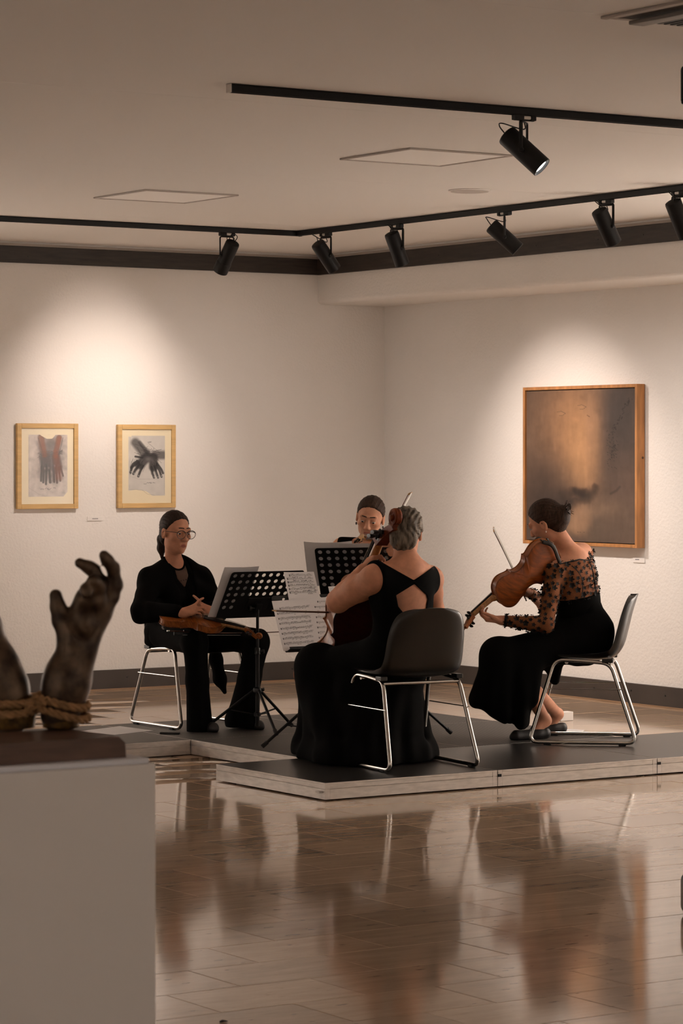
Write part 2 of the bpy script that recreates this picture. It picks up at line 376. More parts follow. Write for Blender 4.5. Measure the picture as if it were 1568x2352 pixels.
for n in range(-33, 30):
    y0 = 7.905+n*TW
    if y0 < -3.0 or y0 > YW: continue
    for m in range(-20, 22):
        x0 = 4.89+n*.265+m*TL
        x0 -= TL*math.floor((n*.265)/TL)
        if x0 < -3.0 or x0 > XW-.02: continue
        q = [vis(x0+a, y0+b) for a in (0, TL/2, TL) for b in (0, TW)]
        under = (7.5 < x0 and x0+TL < 11 and 11.42 < y0 and y0+TW < 12.42) or (7.0 < x0 and x0+TL < 10.0 and 12.3 < y0 and y0+TW < 14.5)
        ok = all(q) and not under and any(350 < p[0] < 1600 and p[1] < 2400 for p in q)
        (inview if ok else rest).append((x0, y0, min(p[2] for p in q) if all(q) else 99))
inview.sort(key=lambda t: t[2]); rest += inview[298:]; inview = inview[:298]
for x0, y0, d in inview:
    o = bpy.data.objects.new('floor_tile', tile_me); COL.objects.link(o); o.parent = floor
    o.location = (x0, y0, random.uniform(-.0004, .0)); o.rotation_euler = (random.gauss(0, .0006), random.gauss(0, .0005), 0)
Vt = np.array(tm.v); Vr = np.concatenate([Vt+A(x, y, 0) for x, y, d in rest]); Ft = np.array(tm.f)
o = link('distant_tiles', raw_mesh('distant_tiles', Vr, np.concatenate([Ft+12*i for i in range(len(rest))])), M_tile, floor); o['kind'] = 'stuff'

# ------------------------------------------------------------------ ceiling fittings
def led_panel(x0, y0, s, label):
    t = thing('ceiling_panel_light', label, 'ceiling light', (x0+s/2, y0+s/2, HC), 0)
    h = s/2
    mb = MB()
    for lo, hi in (((-h, -h), (h, -h+.018)), ((-h, h-.018), (h, h)), ((-h, -h+.018), (-h+.018, h-.018)), ((h-.018, -h+.018), (h, h-.018))):
        mb.bbox((*lo, -.009), (*hi, 0), .002)
    mb.build('frame', mat('panel_rim', (.42, .37, .33), .5), t)
    MB().box((-h+.018, -h+.018, -.005), (h-.018, h-.018, 0)).build('diffuser', M_panel, t)
led_panel(7.79, 13.77, .60, 'unlit square ceiling panel light near the long corner track, the left one of two')
led_panel(7.78, 11.21, .61, 'unlit square panel light flush in the ceiling beside the lit track spotlight')
t = thing('ceiling_speaker', 'round flat white speaker grille set flush in the ceiling near the right track', 'speaker', (9.317, 12.849, HC))
MB().lathe([(.118, 0), (.118, -.004), (.108, -.008)], (0, 0, 0), (0, 0, 1), 40).build('rim', M_ceil, t, True)
MB().lathe([(.105, -.004), (.105, -.0095), (.06, -.0105)], (0, 0, 0), (0, 0, 1), 40).build('grille', mat('grille', (.45, .4, .36), .8), t, True)
# air-conditioning cassette, top right
t = thing('air_conditioner_cassette', 'ceiling air conditioner cassette with dark louvres at the top right corner', 'air conditioner', (6.45, 7.05, HC))
c = A(6.45, 7.05, HC); mb = MB(c)
mb.bbox((5.985, 6.6, HC-.010), (6.012, 7.515, HC), .003).bbox((6.018, 6.6, HC-.006), (6.035, 7.515, HC), .002).bbox((6.035, 7.485, HC-.006), (6.9, 7.515, HC), .002).bbox((6.035, 6.6, HC-.02), (6.9, 6.66, HC), .004).bbox((6.86, 6.66, HC-.02), (6.9, 7.44, HC), .004)
mb.build('frame', mat('cassette_plastic', (.36, .31, .27), .55), t)
MB(c).bbox((6.075, 6.68, HC-.026), (6.14, 7.478, HC-.012), .004).build('flap', mat('flap_grey', (.16, .135, .115), .5), t)
MB(c).box((6.035, 6.66, HC-.002), (6.86, 7.485, HC)).build('recess', M_joint, t)
for i in range(24):
    x = 6.165+i*.028
    MB(c).box((x, 6.68, HC-.014), (x+.010, 7.470, HC-.003)).build('louvre', mat('louvre_dark', (.03, .026, .022), .6) if i == 0 else bpy.data.materials['louvre_dark'], t)

# lighting tracks
def track(pts, label):
    p = [np.asarray(q, float) for q in pts]; t = thing('lighting_track', label, 'lighting track', p[0], 0)
    for i, (a, b) in enumerate(zip(p[:-1], p[1:])):
        f = nrm(b-a); r = np.cross(f, UP); M = np.array([r, f, UP]); L = np.linalg.norm(b-a); e = .018 if i < len(p)-2 else 0
        s0 = .018 if i > 0 else 0
        mb = MB(p[0]); mb.bbox((-.0175, -s0, -.006), (.0175, L+e, 0), .002, M, a).bbox((-.0175, -s0, -.034), (-.0125, L+e, -.006), .001, M, a).bbox((.0125, -s0, -.034), (.0175, L+e, -.006), .001, M, a).box((-.0125, -s0, -.022), (.0125, L+e, -.006), M, a)
        mb.build('track_rail', M_black, t)
    f = nrm(p[1]-p[0]); r = np.cross(f, UP); M = np.array([r, f, UP])
    MB(p[0]).bbox((-.019, -.006, -.036), (.019, 0, 0), .002, M, p[0]).build('end_cap', M_steel if p[0][0] < 9 else M_black, t)
track([(10.0925, 15.80, HC), (-1.9, 15.80, HC)], 'long black lighting track running parallel to the left wall with one spotlight')
track([(10.075, 15.7815, HC), (10.075, 0., HC)], 'long black lighting track running parallel to the right wall with five spotlights')
track([(5.855, 9.68, HC), (10.05, 9.63, HC)], 'short black lighting track with a free left end, nearest the camera')
track([(6.93, 8.02, HC), (10.05, 7.97, HC)], 'black lighting track just beyond the right frame edge holding one cut off spotlight')

def spotlight(loc, aim, label, tdir, lit=False, group='black track spotlights', ring=False):
    loc = np.asarray(loc, float); aim = nrm(aim); t = thing('track_spotlight', label, 'spotlight', loc, 0, group)
    tdir = nrm(tdir); M = np.array([np.cross(tdir, UP), tdir, UP]); z = np.zeros(3)
    mb = MB(); mb.bbox((-.015, -.055, -.022), (.015, -.008, .0), .003, M).bbox((-.015, .03, -.022), (.015, .055, .0), .003, M).box((-.006, -.05, -.024), (.006, .05, -.018), M); mb.build('track_adapter', M_black, t)
    MB().bbox((-.011, -.008, -.017), (.011, .03, -.003), .002, M).build('connector', M_steel, t)
    hx = aim.copy(); hx[2] = 0; hx = nrm(hx) if np.linalg.norm(hx) > .05 else tdir; sx = np.cross(hx, UP)  # bracket plane
    drop = .150; c = A(0, 0, -drop); R = .046; L = .215
    mb = MB(); Mb = np.array([sx, hx, UP])
    path = arc_path([-sx*.054+c, -sx*.054+A(0, 0, -.028), sx*.054+A(0, 0, -.028), sx*.054+c], .012)
    mb.tube(path, .0085, 6, True, .45); mb.build('bracket', M_black, t)
    mb = MB(); mb.lathe([(R-.012, -L/2), (R-.003, -L/2+.004), (R, -L/2+.012), (R, L/2-.002), (R-.003, L/2), (R-.007, L/2-.001), (R-.009, L/2-.02), (.002, L/2-.022)], c, aim, 32)
    mb.build('housing', M_black, t, True)
    if ring: MB().lathe([(R+.001, .045), (R+.0035, .05), (R+.0035, L/2+.012), (R-.004, L/2+.016), (R-.01, L/2+.01)], c, aim, 32).build('focus_ring', M_black, t, True)
    for s in (-1, 1): MB().lathe([(.012, 0), (.012, .009), (.008, .012)], c+sx*s*.046, sx*s, 12).build('pivot_knob', M_black, t)
    if lit: MB().lathe([(R-.0125, L/2-.0205), (R-.0125, L/2-.012), (.01, L/2-.008)], c, aim, 32).build('lit_lens', M_glow, t, True)
    else: MB().lathe([(R-.0125, L/2-.0205), (R-.0125, L/2-.016), (.01, L/2-.014)], c, aim, 24).build('lens', mat('lens_glass', (.05, .05, .055), .1) if 'lens_glass' not in bpy.data.materials else bpy.data.materials['lens_glass'], t, True)
    b = c-aim*(L/2)
    MB().tube(spline([b+sx*.01, b-aim*.03+sx*.02+UP*.012, b-aim*.028-sx*.02+UP*.03, A(0, 0, -.06)+sx*.006, A(0, 0, -.024)], 6), .0028, 6).build('cable', M_black, t)
    return t, loc+c, aim
def yon(x, X):                                       # where the sight line of column x meets the track at X
    a = (x-CX)/FPX; return X*(FW[1]+a*RT[1])/(FW[0]+a*RT[0])
def xon(x, Y):
    a = (x-CX)/FPX; return Y*(FW[0]+a*RT[0])/(FW[1]+a*RT[1])
ZT = HC-.034
spotlight((xon(521, 15.8), 15.8, ZT), (-.05, .62, -.78), 'black spotlight on the left arm of the corner track aimed at the two drawings', (1, 0, 0), ring=True)
spotlight((10.075, yon(748, 10.075), ZT), (.65, .05, -.76), 'black spotlight nearest the corner on the right arm of the corner track', (0, 1, 0))
spotlight((10.075, yon(911, 10.075), ZT), (.45, .08, -.89), 'black spotlight second from the corner on the right track arm, hanging steepest', (0, 1, 0))
spotlight((10.075, yon(1158, 10.075), ZT), RT*.74-FW*.02+UP*-.67, 'black spotlight third from the corner, seen side on and tilted farthest sideways', (0, 1, 0))
spotlight((10.075, yon(1392, 10.075), ZT), (.55, .06, -.83), 'black spotlight fourth from the corner, high above the large painting', (0, 1, 0))
spotlight((10.075, yon(1560, 10.075), ZT), (.5, .06, -.85), 'black spotlight on the right track cut by the right edge', (0, 1, 0))
_, lc, la = spotlight((xon(1203, 9.655), 9.655, ZT), RT*.70-FW*.22+UP*-.68, 'lit spotlight with a bright white lens on the near track', (1, 0, 0), lit=True)
spot_light('spot_beam', lc+la*.125, lc+la*3, 60, 50, .6)
spotlight(A(*at(1601, 150, 10.35)[:2], ZT), (.5, .6, -.25), 'black spotlight barely showing at the right edge near the ceiling', (1, 0, 0))

# ------------------------------------------------------------------ stage decks
def deck(x0, y0, x1, y1, label, ribbed, rails='lf'):
    t = thing('stage_deck', label, 'stage deck', ((x0+x1)/2, (y0+y1)/2, 0), 0, 'low stage decks')
    o = A((x0+x1)/2, (y0+y1)/2, 0); g = .0015
    x0 += g; y0 += g; x1 -= g; y1 -= g; H = .085
    def rail(lo, hi, ax):                            # profiled aluminium edge: two faces with a groove between
        mb = MB(o); out = {'l': (0, -1), 'r': (0, 1), 'f': (1, -1), 'b': (1, 1)}[ax]
        z = ((.006, .054, 0), (.054, .057, .004), (.057, H-.008, .001), (H-.008, H, 0))
        for a, b, ins in z:
            l = list(lo); h = list(hi)
            if out[1] < 0: l[out[0]] += ins
            else: h[out[0]] -= ins
            mb.bbox((*l, a), (*h, b), .0008)
        mb.build('frame_rail', M_alu, t)
    T = .028
    rail((x0, y0), (x0+T, y1), 'l'); rail((x1-T, y0), (x1, y1), 'r')
    rail((x0+T, y0), (x1-T, y0+T), 'f'); rail((x0+T, y1-T), (x1-T, y1), 'b')
    MB(o).box((x0+.02, y0+.02, .03), (x1-.02, y1-.02, H-.002)).build('core_board', M_joint, t)
    mb = MB(o); mb.bbox((x0+.004, y0+.004, H-.002), (x1-.004, y1-.004, H+.0008), .0008); mb.build('deck_surface', M_ribX if ribbed else M_deck, t)
    for sx in (x0+.06, x1-.06):
        for sy in (y0+.06, y1-.06): MB(o).lathe([(.02, 0), (.022, .004), (.022, .008), (.012, .03)], (sx, sy, 0), (0, 0, 1), 12).build('foot_pad', M_rubber, t)
    return t, o
FY0, FY1, MY, BY = 11.412, 12.42, 13.56, 14.58
names = ('front stage deck with the bare left corner, under the cellist', 'front stage deck second from the left, right of the cellist chair',
         'front stage deck third from the left, under the right player chair', 'front stage deck running out of the right edge')
for i in range(4):
    t, o = deck(7.43+1.016*i, FY0, 7.43+1.016*(i+1), FY1, 'low black '+names[i], False)
    if i:                                            # black coupling at each seam
        MB(o).bbox((7.43+1.016*i+.001, FY0-.003, .052), (7.43+1.016*i+.022, FY0+.002, .066), .001).build('coupling', M_black, t)
    else: MB(o).bbox((7.405, FY0+.012, .038), (7.43, FY0+.05, .045), .002).build('clip', M_alu, t)
deck(7.955, FY1, 8.98, MY, 'low ribbed stage deck in the middle row at the left, behind the cellist', True)
deck(8.98, FY1, 10.005, MY, 'low ribbed stage deck in the middle row at the right, beside the violist feet', True)
for i, nm in enumerate(('behind the bronze hand', 'under the bespectacled player', 'at the back behind the cellist', 'at the back right corner')):
    x0 = 5.905+1.025*(i+0)
    deck(x0+.0, MY, x0+1.025, BY, 'low ribbed stage deck '+nm, True)

# ------------------------------------------------------------------ chairs
def make_chair(name, label, loc, rotz, gray=False):
    t = thing(name, label, 'chair', loc, rotz, 'black shell chairs of the players')
    for s in (-1, 1):
        mb = MB(); P = [A(s*.215, .02, .449), A(s*.215, .165, .455), A(s*.25, .30, .014), A(s*.25, -.275, .014), A(s*.215, -.135, .436), A(s*.215, .02, .449)]
        mb.tube(arc_path(P, .05, 6), .0105, 10); mb.build('sled_frame', M_chrome, t, True)
        MB().tube([(s*.239, -.20, .30), (s*.236, .20, .30)], .003, 8).build('side_brace', M_chrome, t, True)
        for y in (-.2, .2): MB().bbox((s*.25-.012, y-.02, .0), (s*.25+.012, y+.02, .012), .003).build('glide', M_rubber, t)
    for y, z in ((-.13, .425), (.10, .44)): MB().tube([(-.215, y, z), (.215, y, z)], .0095, 10).build('cross_bar', M_chrome, t, True)
    pr = spline([(0, .225, .425), (0, .19, .453), (0, .10, .452), (0, 0, .446), (0, -.09, .447), (0, -.155, .466), (0, -.195, .52), (0, -.218, .60), (0, -.24, .69), (0, -.262, .765), (0, -.275, .80)], 5)
    n = len(pr); s = np.linspace(0, 1, n); G = []
    for i, p in enumerate(pr):
        q = pr[min(i+1, n-1)]-pr[max(i-1, 0)]; q = nrm(q); nn = A(0, q[2], -q[1]); nn = nn if nn[2] > 0 or nn[1] > 0 else -nn  # towards the sitter
        e = max(0, (s[i]-.70)/.30); e0 = max(0, (.10-s[i])/.10)
        W = (.225 if s[i] < .5 else lerp(.225, .205, (s[i]-.5)/.5))*math.sqrt(max(.0, 1-(.80*e**2.6)))*math.sqrt(1-.35*e0**2)
        row = []
        for j in range(17):
            u = -1+j/8; x = W*math.sin(u*PI/2*.98)/math.sin(PI/2*.98)
            curl = (.050 if s[i] > .45 else lerp(.018, .05, s[i]/.45))*abs(u)**3
            dz = -.022*e*abs(u)**2.5
            row.append(p+A(x, 0, dz)+nn*curl)
        G.append(row)
    mb = MB(); mb.grid(G); o = mb.build('seat_shell', M_blackplastic, t, True, solid=.006)
    for sx in (-1, 1): MB().bbox((sx*.215-.02, -.15, .44), (sx*.215+.016, -.09, .462), .004).build('shell_clip', M_blackplastic, t)
    return t
ZS = .0858
rot_of = lambda f: math.atan2(f[1], f[0])-PI/2
make_chair('shell_chair', 'black shell chair on chrome sled legs under the bespectacled player at left', (8.40, 14.31, ZS), rot_of((.02, -1)))
make_chair('shell_chair', 'black shell chair seen from behind on the front deck, under the cellist', (8.198, 11.83, ZS), rot_of((.10, 1)))
make_chair('shell_chair', 'black shell chair in side view on the right, its back catching wall light', (9.725, 12.32, ZS), rot_of((-.745, .665)))
make_chair('shell_chair', 'black shell chair behind the middle music stand, almost wholly hidden', (9.37, 13.86, ZS), rot_of((-.68, -.73)))

# ------------------------------------------------------------------ music stands
def on_plane(x, y, c, n):
    d = FW+RT*((x-CX)/FPX)+A(0, 0, -(y-HY)/FPX); o = A(0, 0, EYE); t = ((c-o) @ n)/(d @ n); return o+d*t
def desk_plate(w, h, cols, rows, full, skip=()):
    """perforated plate in its own plane (x right, y up, origin at the centre)"""
    mb = MB(); pit = .0466; pv = .0434; r = .0125; x0 = -(cols-1)/2*pit; yt = h/2-.026; rad = .018
    xs = [-w/2]+[x0+(i+.5)*pit for i in range(cols-1)]+[w/2]; ys = [h/2]+[yt-(j+.5)*pv for j in range(rows)]
    def rnd(p):
        x, y = p
        ax, ay = abs(x)-(w/2-rad), abs(y)-(h/2-rad)
        if ax > 0 and ay > 0:
            l = math.hypot(ax, ay)
            if l > rad: ax *= rad/l; ay *= rad/l
            return math.copysign(w/2-rad+ax, x), math.copysign(h/2-rad+ay, y)
        return p
    def edge(a, b, c, d):                            # 16 points round a cell
        out = []
        for k in range(16):
            t = (k % 4)/4; s = k//4
            out.append(((a+(b-a)*t, c) if s == 0 else (b, c+(d-c)*t) if s == 1 else (b-(b-a)*t, d) if s == 2 else (a, d-(d-c)*t)))
        return [rnd(p) for p in out]
    for j in range(rows):
        for i in range(cols):
            a, b, c, d = xs[i], xs[i+1], ys[j+1], ys[j]; E_ = edge(a, b, c, d)
            if (full(i, j)) and (i, j) not in skip:
                cx, cy = x0+i*pit, yt-j*pv; I_ = [(cx+r*math.cos(-.75*PI+2*PI*k/16), cy+r*math.sin(-.75*PI+2*PI*k/16)) for k in range(16)]
                mb.add([(x, y, 0) for x, y in E_+I_], [(k, (k+1) % 16, 16+(k+1) % 16, 16+k) for k in range(16)])
            else: mb.add([(x, y, 0) for x, y in E_], [tuple(range(16))])
    for i in range(cols): mb.add([(x, y, 0) for x, y in edge(xs[i], xs[i+1], -h/2, ys[-1])], [tuple(range(16))])
    return mb
def music_stand(base, n, c, tilt, label, roll=0., legs=.3, leg_rot=.5, hub=.235, holes=True, align=True):
    """base on deck, n = horizontal direction towards the player, c = desk centre"""
    base = np.asarray(base, float); c = np.asarray(c, float); n = nrm((*n, 0) if len(n) == 2 else n); t = thing('music_stand', label, 'music stand', base, 0, 'black music stands')
    up = UP*math.cos(tilt)-n*math.sin(tilt); nn = n*math.cos(tilt)+UP*math.sin(tilt); wv = np.cross(up, nn)
    wv, up = wv*math.cos(roll)+up*math.sin(roll), up*math.cos(roll)-wv*math.sin(roll)
    M = np.array([wv, up, nn]); c = c+(base-(c+A(0, -.085, -.022) @ M))*A(1, 1, 0) if align else c; L = lambda p: c+np.asarray(p, float) @ M-base
    w, h = .478, .32
    mb = desk_plate(w, h, 10, 6, lambda i, j: holes and (j < 4 or i < 2 or i > 7), ((0, 0),))
    mb.v = [tuple(L(p)) for p in mb.v]; 
    me = raw_mesh('desk', mb.v, mb.f); bm = bmesh.new(); bm.from_mesh(me); bmesh.ops.remove_doubles(bm, verts=bm.verts[:], dist=1e-5)
    bmesh.ops.recalc_face_normals(bm, faces=bm.faces[:]); bmesh.ops.solidify(bm, geom=bm.faces[:], thickness=.002); bm.to_mesh(me); bm.free()
    link('desk', me, M_black, t)
    mb = MB(); o = c-base; mb.bbox((-.235, -h/2-.001, 0), (.235, -h/2+.003, .048), .0012, M, o).bbox((-.235, -h/2-.001, .045), (.235, -h/2+.014, .048), .0012, M, o); mb.build('desk_lip', M_black, t)
    mb = MB(); mb.bbox((-.07, -.10, -.008), (.07, -.02, -.002), .002, M, o).bbox((-.02, -.115, -.03), (.02, -.05, -.006), .004, M, o); mb.build('tilt_bracket', M_black, t)
    MB().lathe([(.004, 0), (.004, .02), (.013, .022), (.013, .034), (.01, .037)], L((.02, -.08, -.02)), wv, 12).build('tilt_knob', M_blackplastic, t, True)
    top = L((0, -.085, -.022)); zt = top[2]
    bx = A(0, 0, 0)
    MB().tube([bx+A(0, 0, .035), A(0, 0, hub+.22)], .0115, 12).build('lower_pole', M_black, t, True)
    MB().tube([A(0, 0, hub+.2), A(0, 0, zt-.06), top], .0085, 12).build('upper_pole', M_black, t, True)
    mb = MB(); mb.lathe([(.012, 0), (.016, .004), (.016, .034), (.012, .04)], (0, 0, hub+.2), UP, 16).lathe([(.004, 0), (.004, .02), (.011, .022), (.011, .036), (.008, .038)], (0, 0, hub+.218), RT, 10); mb.build('height_clamp', M_blackplastic, t, True)
    mb = MB(); mb.lathe([(.013, -.014), (.024, -.01), (.026, 0), (.024, .012), (.013, .018)], (0, 0, hub), UP, 16).lathe([(.004, 0), (.004, .025), (.01, .027), (.01, .038), (.007, .04)], (0, 0, hub+.005), RT, 10); mb.build('tripod_hub', M_blackplastic, t, True)
    MB().lathe([(.014, -.012), (.02, -.008), (.02, .008), (.014, .012)], (0, 0, .1), UP, 16).build('brace_collar', M_blackplastic, t, True)
    for k in range(3):
        a = leg_rot+k*2*PI/3; dr = A(math.cos(a), math.sin(a), 0)
        p0 = dr*.02+UP*hub; p1 = dr*legs+UP*.019; lg = MB().tube([p0, p1], .0085, 8).build('leg', M_black, t, True)
        MB().tube([p1-nrm(p1-p0)*.03, p1+nrm(p1-p0)*.006], [.0115, .012], 10).build('rubber_foot', M_rubber, lg, True)
        MB().tube([dr*.016+UP*.1, p0+(p1-p0)*.52], .0045, 6).build('brace', M_black, t, True)
    return c, M
SA = music_stand(A(8.478, 13.715, ZS), (0, 1), on_plane(590, 1366, A(8.478, 13.66, .85), A(0, 1, 0)), math.radians(34), 'black music stand before the bespectacled player, its perforated back and pole in full view', leg_rot=.32)
SB = music_stand(A(8.975, 13.42, ZS), RT*.17+FW*.98, at(826, 1315, 16.0), math.radians(31), 'black perforated music stand in the middle, behind the cello neck', roll=-.022, leg_rot=.9)
cC = at(724, 1430, 15.3); SC = music_stand(A(cC[0], cC[1]+.005, ZS), (0.03, -1), cC, math.radians(24), 'black music stand holding the open printed score before the cellist', leg_rot=.9, align=False)
cD = A(9.02, 12.93, .80); SD = music_stand(A(8.97, 12.96, ZS), (.74, -.67), cD, math.radians(30), 'black music stand almost hidden behind the cellist, legs showing at her right', leg_rot=.02)

# ------------------------------------------------------------------ sheets of music
def sheet(name, label, P, curl=.0, staves=None, seed=0, part_of=None, dens=1.0):
    """P: corners TL, TR, BR, BL; curl bends the page out along its normal"""
    TL_, TR_, BR_, BL_ = [np.asarray(p, float) for p in P]; n = nrm(np.cross(TR_-TL_, TL_-BL_)); n = n if n @ (A(0, 0, EYE)-TL_) > 0 else -n
    H = np.linalg.norm(BL_-TL_); Wd = np.linalg.norm(TR_-TL_)
    def S(u, v): return (TL_*(1-u)+TR_*u)*(1-v)+(BL_*(1-u)+BR_*u)*v+n*(curl*((u-.5)**2*2+(1-v)**2*.8))
    c = S(.5, 1.)
    if part_of is None: o = MB(c)
    else: o = MB(part_of.location)
    o.grid([[S(u, v) for u in np.linspace(0, 1, 9)] for v in np.linspace(0, 1, 9)]); ob = o.build(name, M_paper, part_of, True, solid=.0007)
    if part_of is None: ob.location = c; tag(ob, label, 'sheet music', 'sheets of music on the stands')
    if staves:
        rng = random.Random(seed); mb = MB(c if part_of is None else part_of.location); e = .0014
        def q(u0, v0, u1, v1): mb.add([S(u, v)+n*e for u, v in ((u0, v0), (u1, v0), (u1, v1), (u0, v1))], [(0, 1, 2, 3)])
        v0, v1, k = staves; st = .0072/H if k > 6 else .009/H
        for s_ in range(k):
            vs = v0+(v1-v0)*s_/max(k-1, 1); ul = .07+(.09 if s_ == 0 else 0)
            for ln in range(5):
                vv = vs+(ln-2)*st/4*1.05
                for a in np.linspace(ul, .92, 9)[:-1]: q(a, vv-.00022/H, a+(.925-ul)/8, vv+.00022/H)
            u = ul+.05
            q(ul, vs-st*.7, ul+.008/Wd*.6, vs+st*.7)
            while u < .9:
                vv = vs+rng.choice((-.6, -.4, -.2, 0, .2, .4))*st
                q(u, vv-.0011/H, u+.0022/Wd, vv+.0011/H); 
                if rng.random() < .75*dens: q(u+.0020/Wd, vv-st*.75, u+.0026/Wd, vv)
                if rng.random() < .4*dens: q(u, vs-st*.95, u+.016/Wd, vs-st*.78)
                if rng.random() < .18: q(u, vs+st*1.0, u+.010/Wd, vs+st*1.2)
                u += rng.choice((.0055, .0055, .009, .013))/Wd/dens
        nb = mb.build('notation', M_ink, ob, fix=False); nb['kind'] = 'stuff'
        if part_of is None: pass
    return ob
n3 = SC[1][2]; pl = SC[0]+n3*.012
pp = lambda x, y, off=0.: on_plane(x, y, pl+n3*off, n3)
bk = thing('score_booklet', 'open white booklet of printed music, two pages, on the stand before the cellist', 'sheet music', pp(718, 1488), 0, 'sheets of music on the stands')
a = sheet('left_page', '', [pp(622, 1382, .012), pp(712, 1375, .002), pp(729, 1489, .002), pp(650, 1496, .008)], .006, (.16, .86, 8), 3, bk)
b = sheet('right_page', '', [pp(712, 1375, .002), pp(797, 1369, .012), pp(810, 1485, .010), pp(729, 1489, .002)], .006, (.08, .9, 9), 7, bk, .35)
for q_ in (a, b):
    q_.location = (0, 0, 0)
sheet('sheet_music', 'tall single music sheet rising behind the open booklet, notes only on its upper third', [pp(650, 1315, -.006), pp(719, 1314, -.006), pp(752, 1440, -.007), pp(676, 1446, -.007)], .004, (.06, .36, 6), 5)
sheet('sheet_music', 'white music sheet peeping out beside the cellist elbow', [pp(752, 1348, -.005), pp(818, 1344, -.005), pp(838, 1440, -.006), pp(775, 1444, -.006)], .004)
def desk_sheet(St, x0, x1, y0, y1, off, label, curl, name='sheet_music'):
    c, M = St; L = lambda x, y, z: c+A(x, y, z) @ M
    return sheet(name, label, [L(x0, y1, off), L(x1, y1, off), L(x1, y0, off), L(x0, y0, off)], curl)
# players' own pages, seen from behind over the edges of the desks  (desk x runs to the player's ... side)
def side(St): return 1 if St[1][0] @ RT > 0 else -1
sA = side(SA); desk_sheet(SA, -.285*sA, -.06*sA, -.155, .182, .006, 'white music sheets sticking out left and above the bespectacled player stand', -.01)
sB = side(SB); desk_sheet(SB, -.305*sB, -.03*sB, -.10, .176, .006, 'curved white music sheets sticking out left of the middle stand', -.03)
desk_sheet(SB, -.10*sB, .21*sB, -.15, .176, .012, 'white music pages showing above the middle stand edge beside the cello neck', -.006)
desk_sheet(SD, -.20, .27, -.158, .13, .006, 'white music sheet whose corner shows right of the cellist back', .004)

# ------------------------------------------------------------------ pictures
class Art:                                           # small raster painted stroke by stroke
    def __init__(s, w, h, base): s.h = h; s.w = w; s.a = np.ones((h, w, 3))*np.array(base); s.Y, s.X = np.mgrid[0:h, 0:w]; s.X = (s.X+.5)/w; s.Y = (s.Y+.5)/w; s.as_ = h/w
    def noise(s, amt, sx=6, sy=6, seed=0):
        r = np.random.default_rng(seed); n = np.zeros((s.h, s.w))
        for o in range(4):
            gx, gy = int(sx*2**o)+2, int(sy*2**o)+2; g = r.standard_normal((gy, gx)); fx = np.linspace(0, gx-1.001, s.w); fy = np.linspace(0, gy-1.001, s.h)
            ix, iy = fx.astype(int), fy.astype(int); tx, ty = (fx-ix)[None], (fy-iy)[:, None]; tx = tx*tx*(3-2*tx); ty = ty*ty*(3-2*ty)
            n += ((g[iy][:, ix]*(1-tx)+g[iy][:, ix+1]*tx)*(1-ty)+(g[iy+1][:, ix]*(1-tx)+g[iy+1][:, ix+1]*tx)*ty)/2**o
        s.n = n; s.a *= np.clip(1+amt*n, .2, 2)[..., None]; return n
    def mix(s, m, col): s.a = s.a*(1-m[..., None])+np.array(col)*m[..., None]
    def blob(s, x, y, rx, ry, col, al=1., p=1.): y = y*s.as_; ry = ry*s.as_; s.mix(al*np.exp(-(((s.X-x)/rx)**2+((s.Y-y)/ry)**2)**p), col)
    def stroke(s, P, wd, col, al=1., soft=.3):       # P in 0..1 of width, 0..1 of height
        d = np.full((s.h, s.w), 9.)
        for (x0, y0), (x1, y1) in zip(P[:-1], P[1:]):
            y0 *= s.as_; y1 *= s.as_; dx, dy = x1-x0, y1-y0; t = np.clip(((s.X-x0)*dx+(s.Y-y0)*dy)/max(dx*dx+dy*dy, 1e-9), 0, 1)
            d = np.minimum(d, np.hypot(s.X-x0-t*dx, s.Y-y0-t*dy))
        s.mix(al*np.clip((wd-d)/(wd*soft)+.5, 0, 1), col)
    def deepen(s):
        l = s.a.mean(-1, keepdims=True); s.a = s.a*np.clip(.40+l*1.5, .45, 1.08)
    def warp(s, amt, sc, seed):
        keep = s.a; s.a = np.ones_like(keep); nx = s.noise(0, sc, sc, seed); ny = s.noise(0, sc, sc, seed+1); s.a = keep; s.X = s.X+amt*nx; s.Y = s.Y+amt*ny
    def build(s, name, m, parent, O, U, V):          # O = top-left corner, U along the width, V down; cell-centred colours
        nx, ny = s.w, s.h; us = np.linspace(0, 1, nx); vs = np.linspace(0, 1, ny)
        P = (np.asarray(O)[None, None]+us[None, :, None]*np.asarray(U)+vs[:, None, None]*np.asarray(V)).reshape(-1, 3)
        i = np.arange((ny-1)*nx).reshape(ny-1, nx)[:, :-1].ravel(); F = np.stack([i, i+nx, i+nx+1, i+1], -1)
        me = raw_mesh(name, P, F); ca = me.color_attributes.new('paint', 'FLOAT_COLOR', 'POINT')
        ca.data.foreach_set('color', np.concatenate([np.clip(s.a, 0, 1).reshape(-1, 3), np.ones((nx*ny, 1))], 1).astype(np.float32).ravel()); return link(name, me, m, parent)
M_art = vcol_mat('drawing_paper'); M_canvas = vcol_mat('painted_canvas', .5, .35)
rr = random.Random(5)
def scribble(ar, x, y, w, h, n, col, wd=.004):
    P = [(x, y)]
    for i in range(n): P.append((x+w*(i+1)/n, y+h*rr.uniform(-1, 1)))
    ar.stroke(P, wd, col, .85, .6)
G = lambda r, g, b: np.array(rgb(r, g, b))
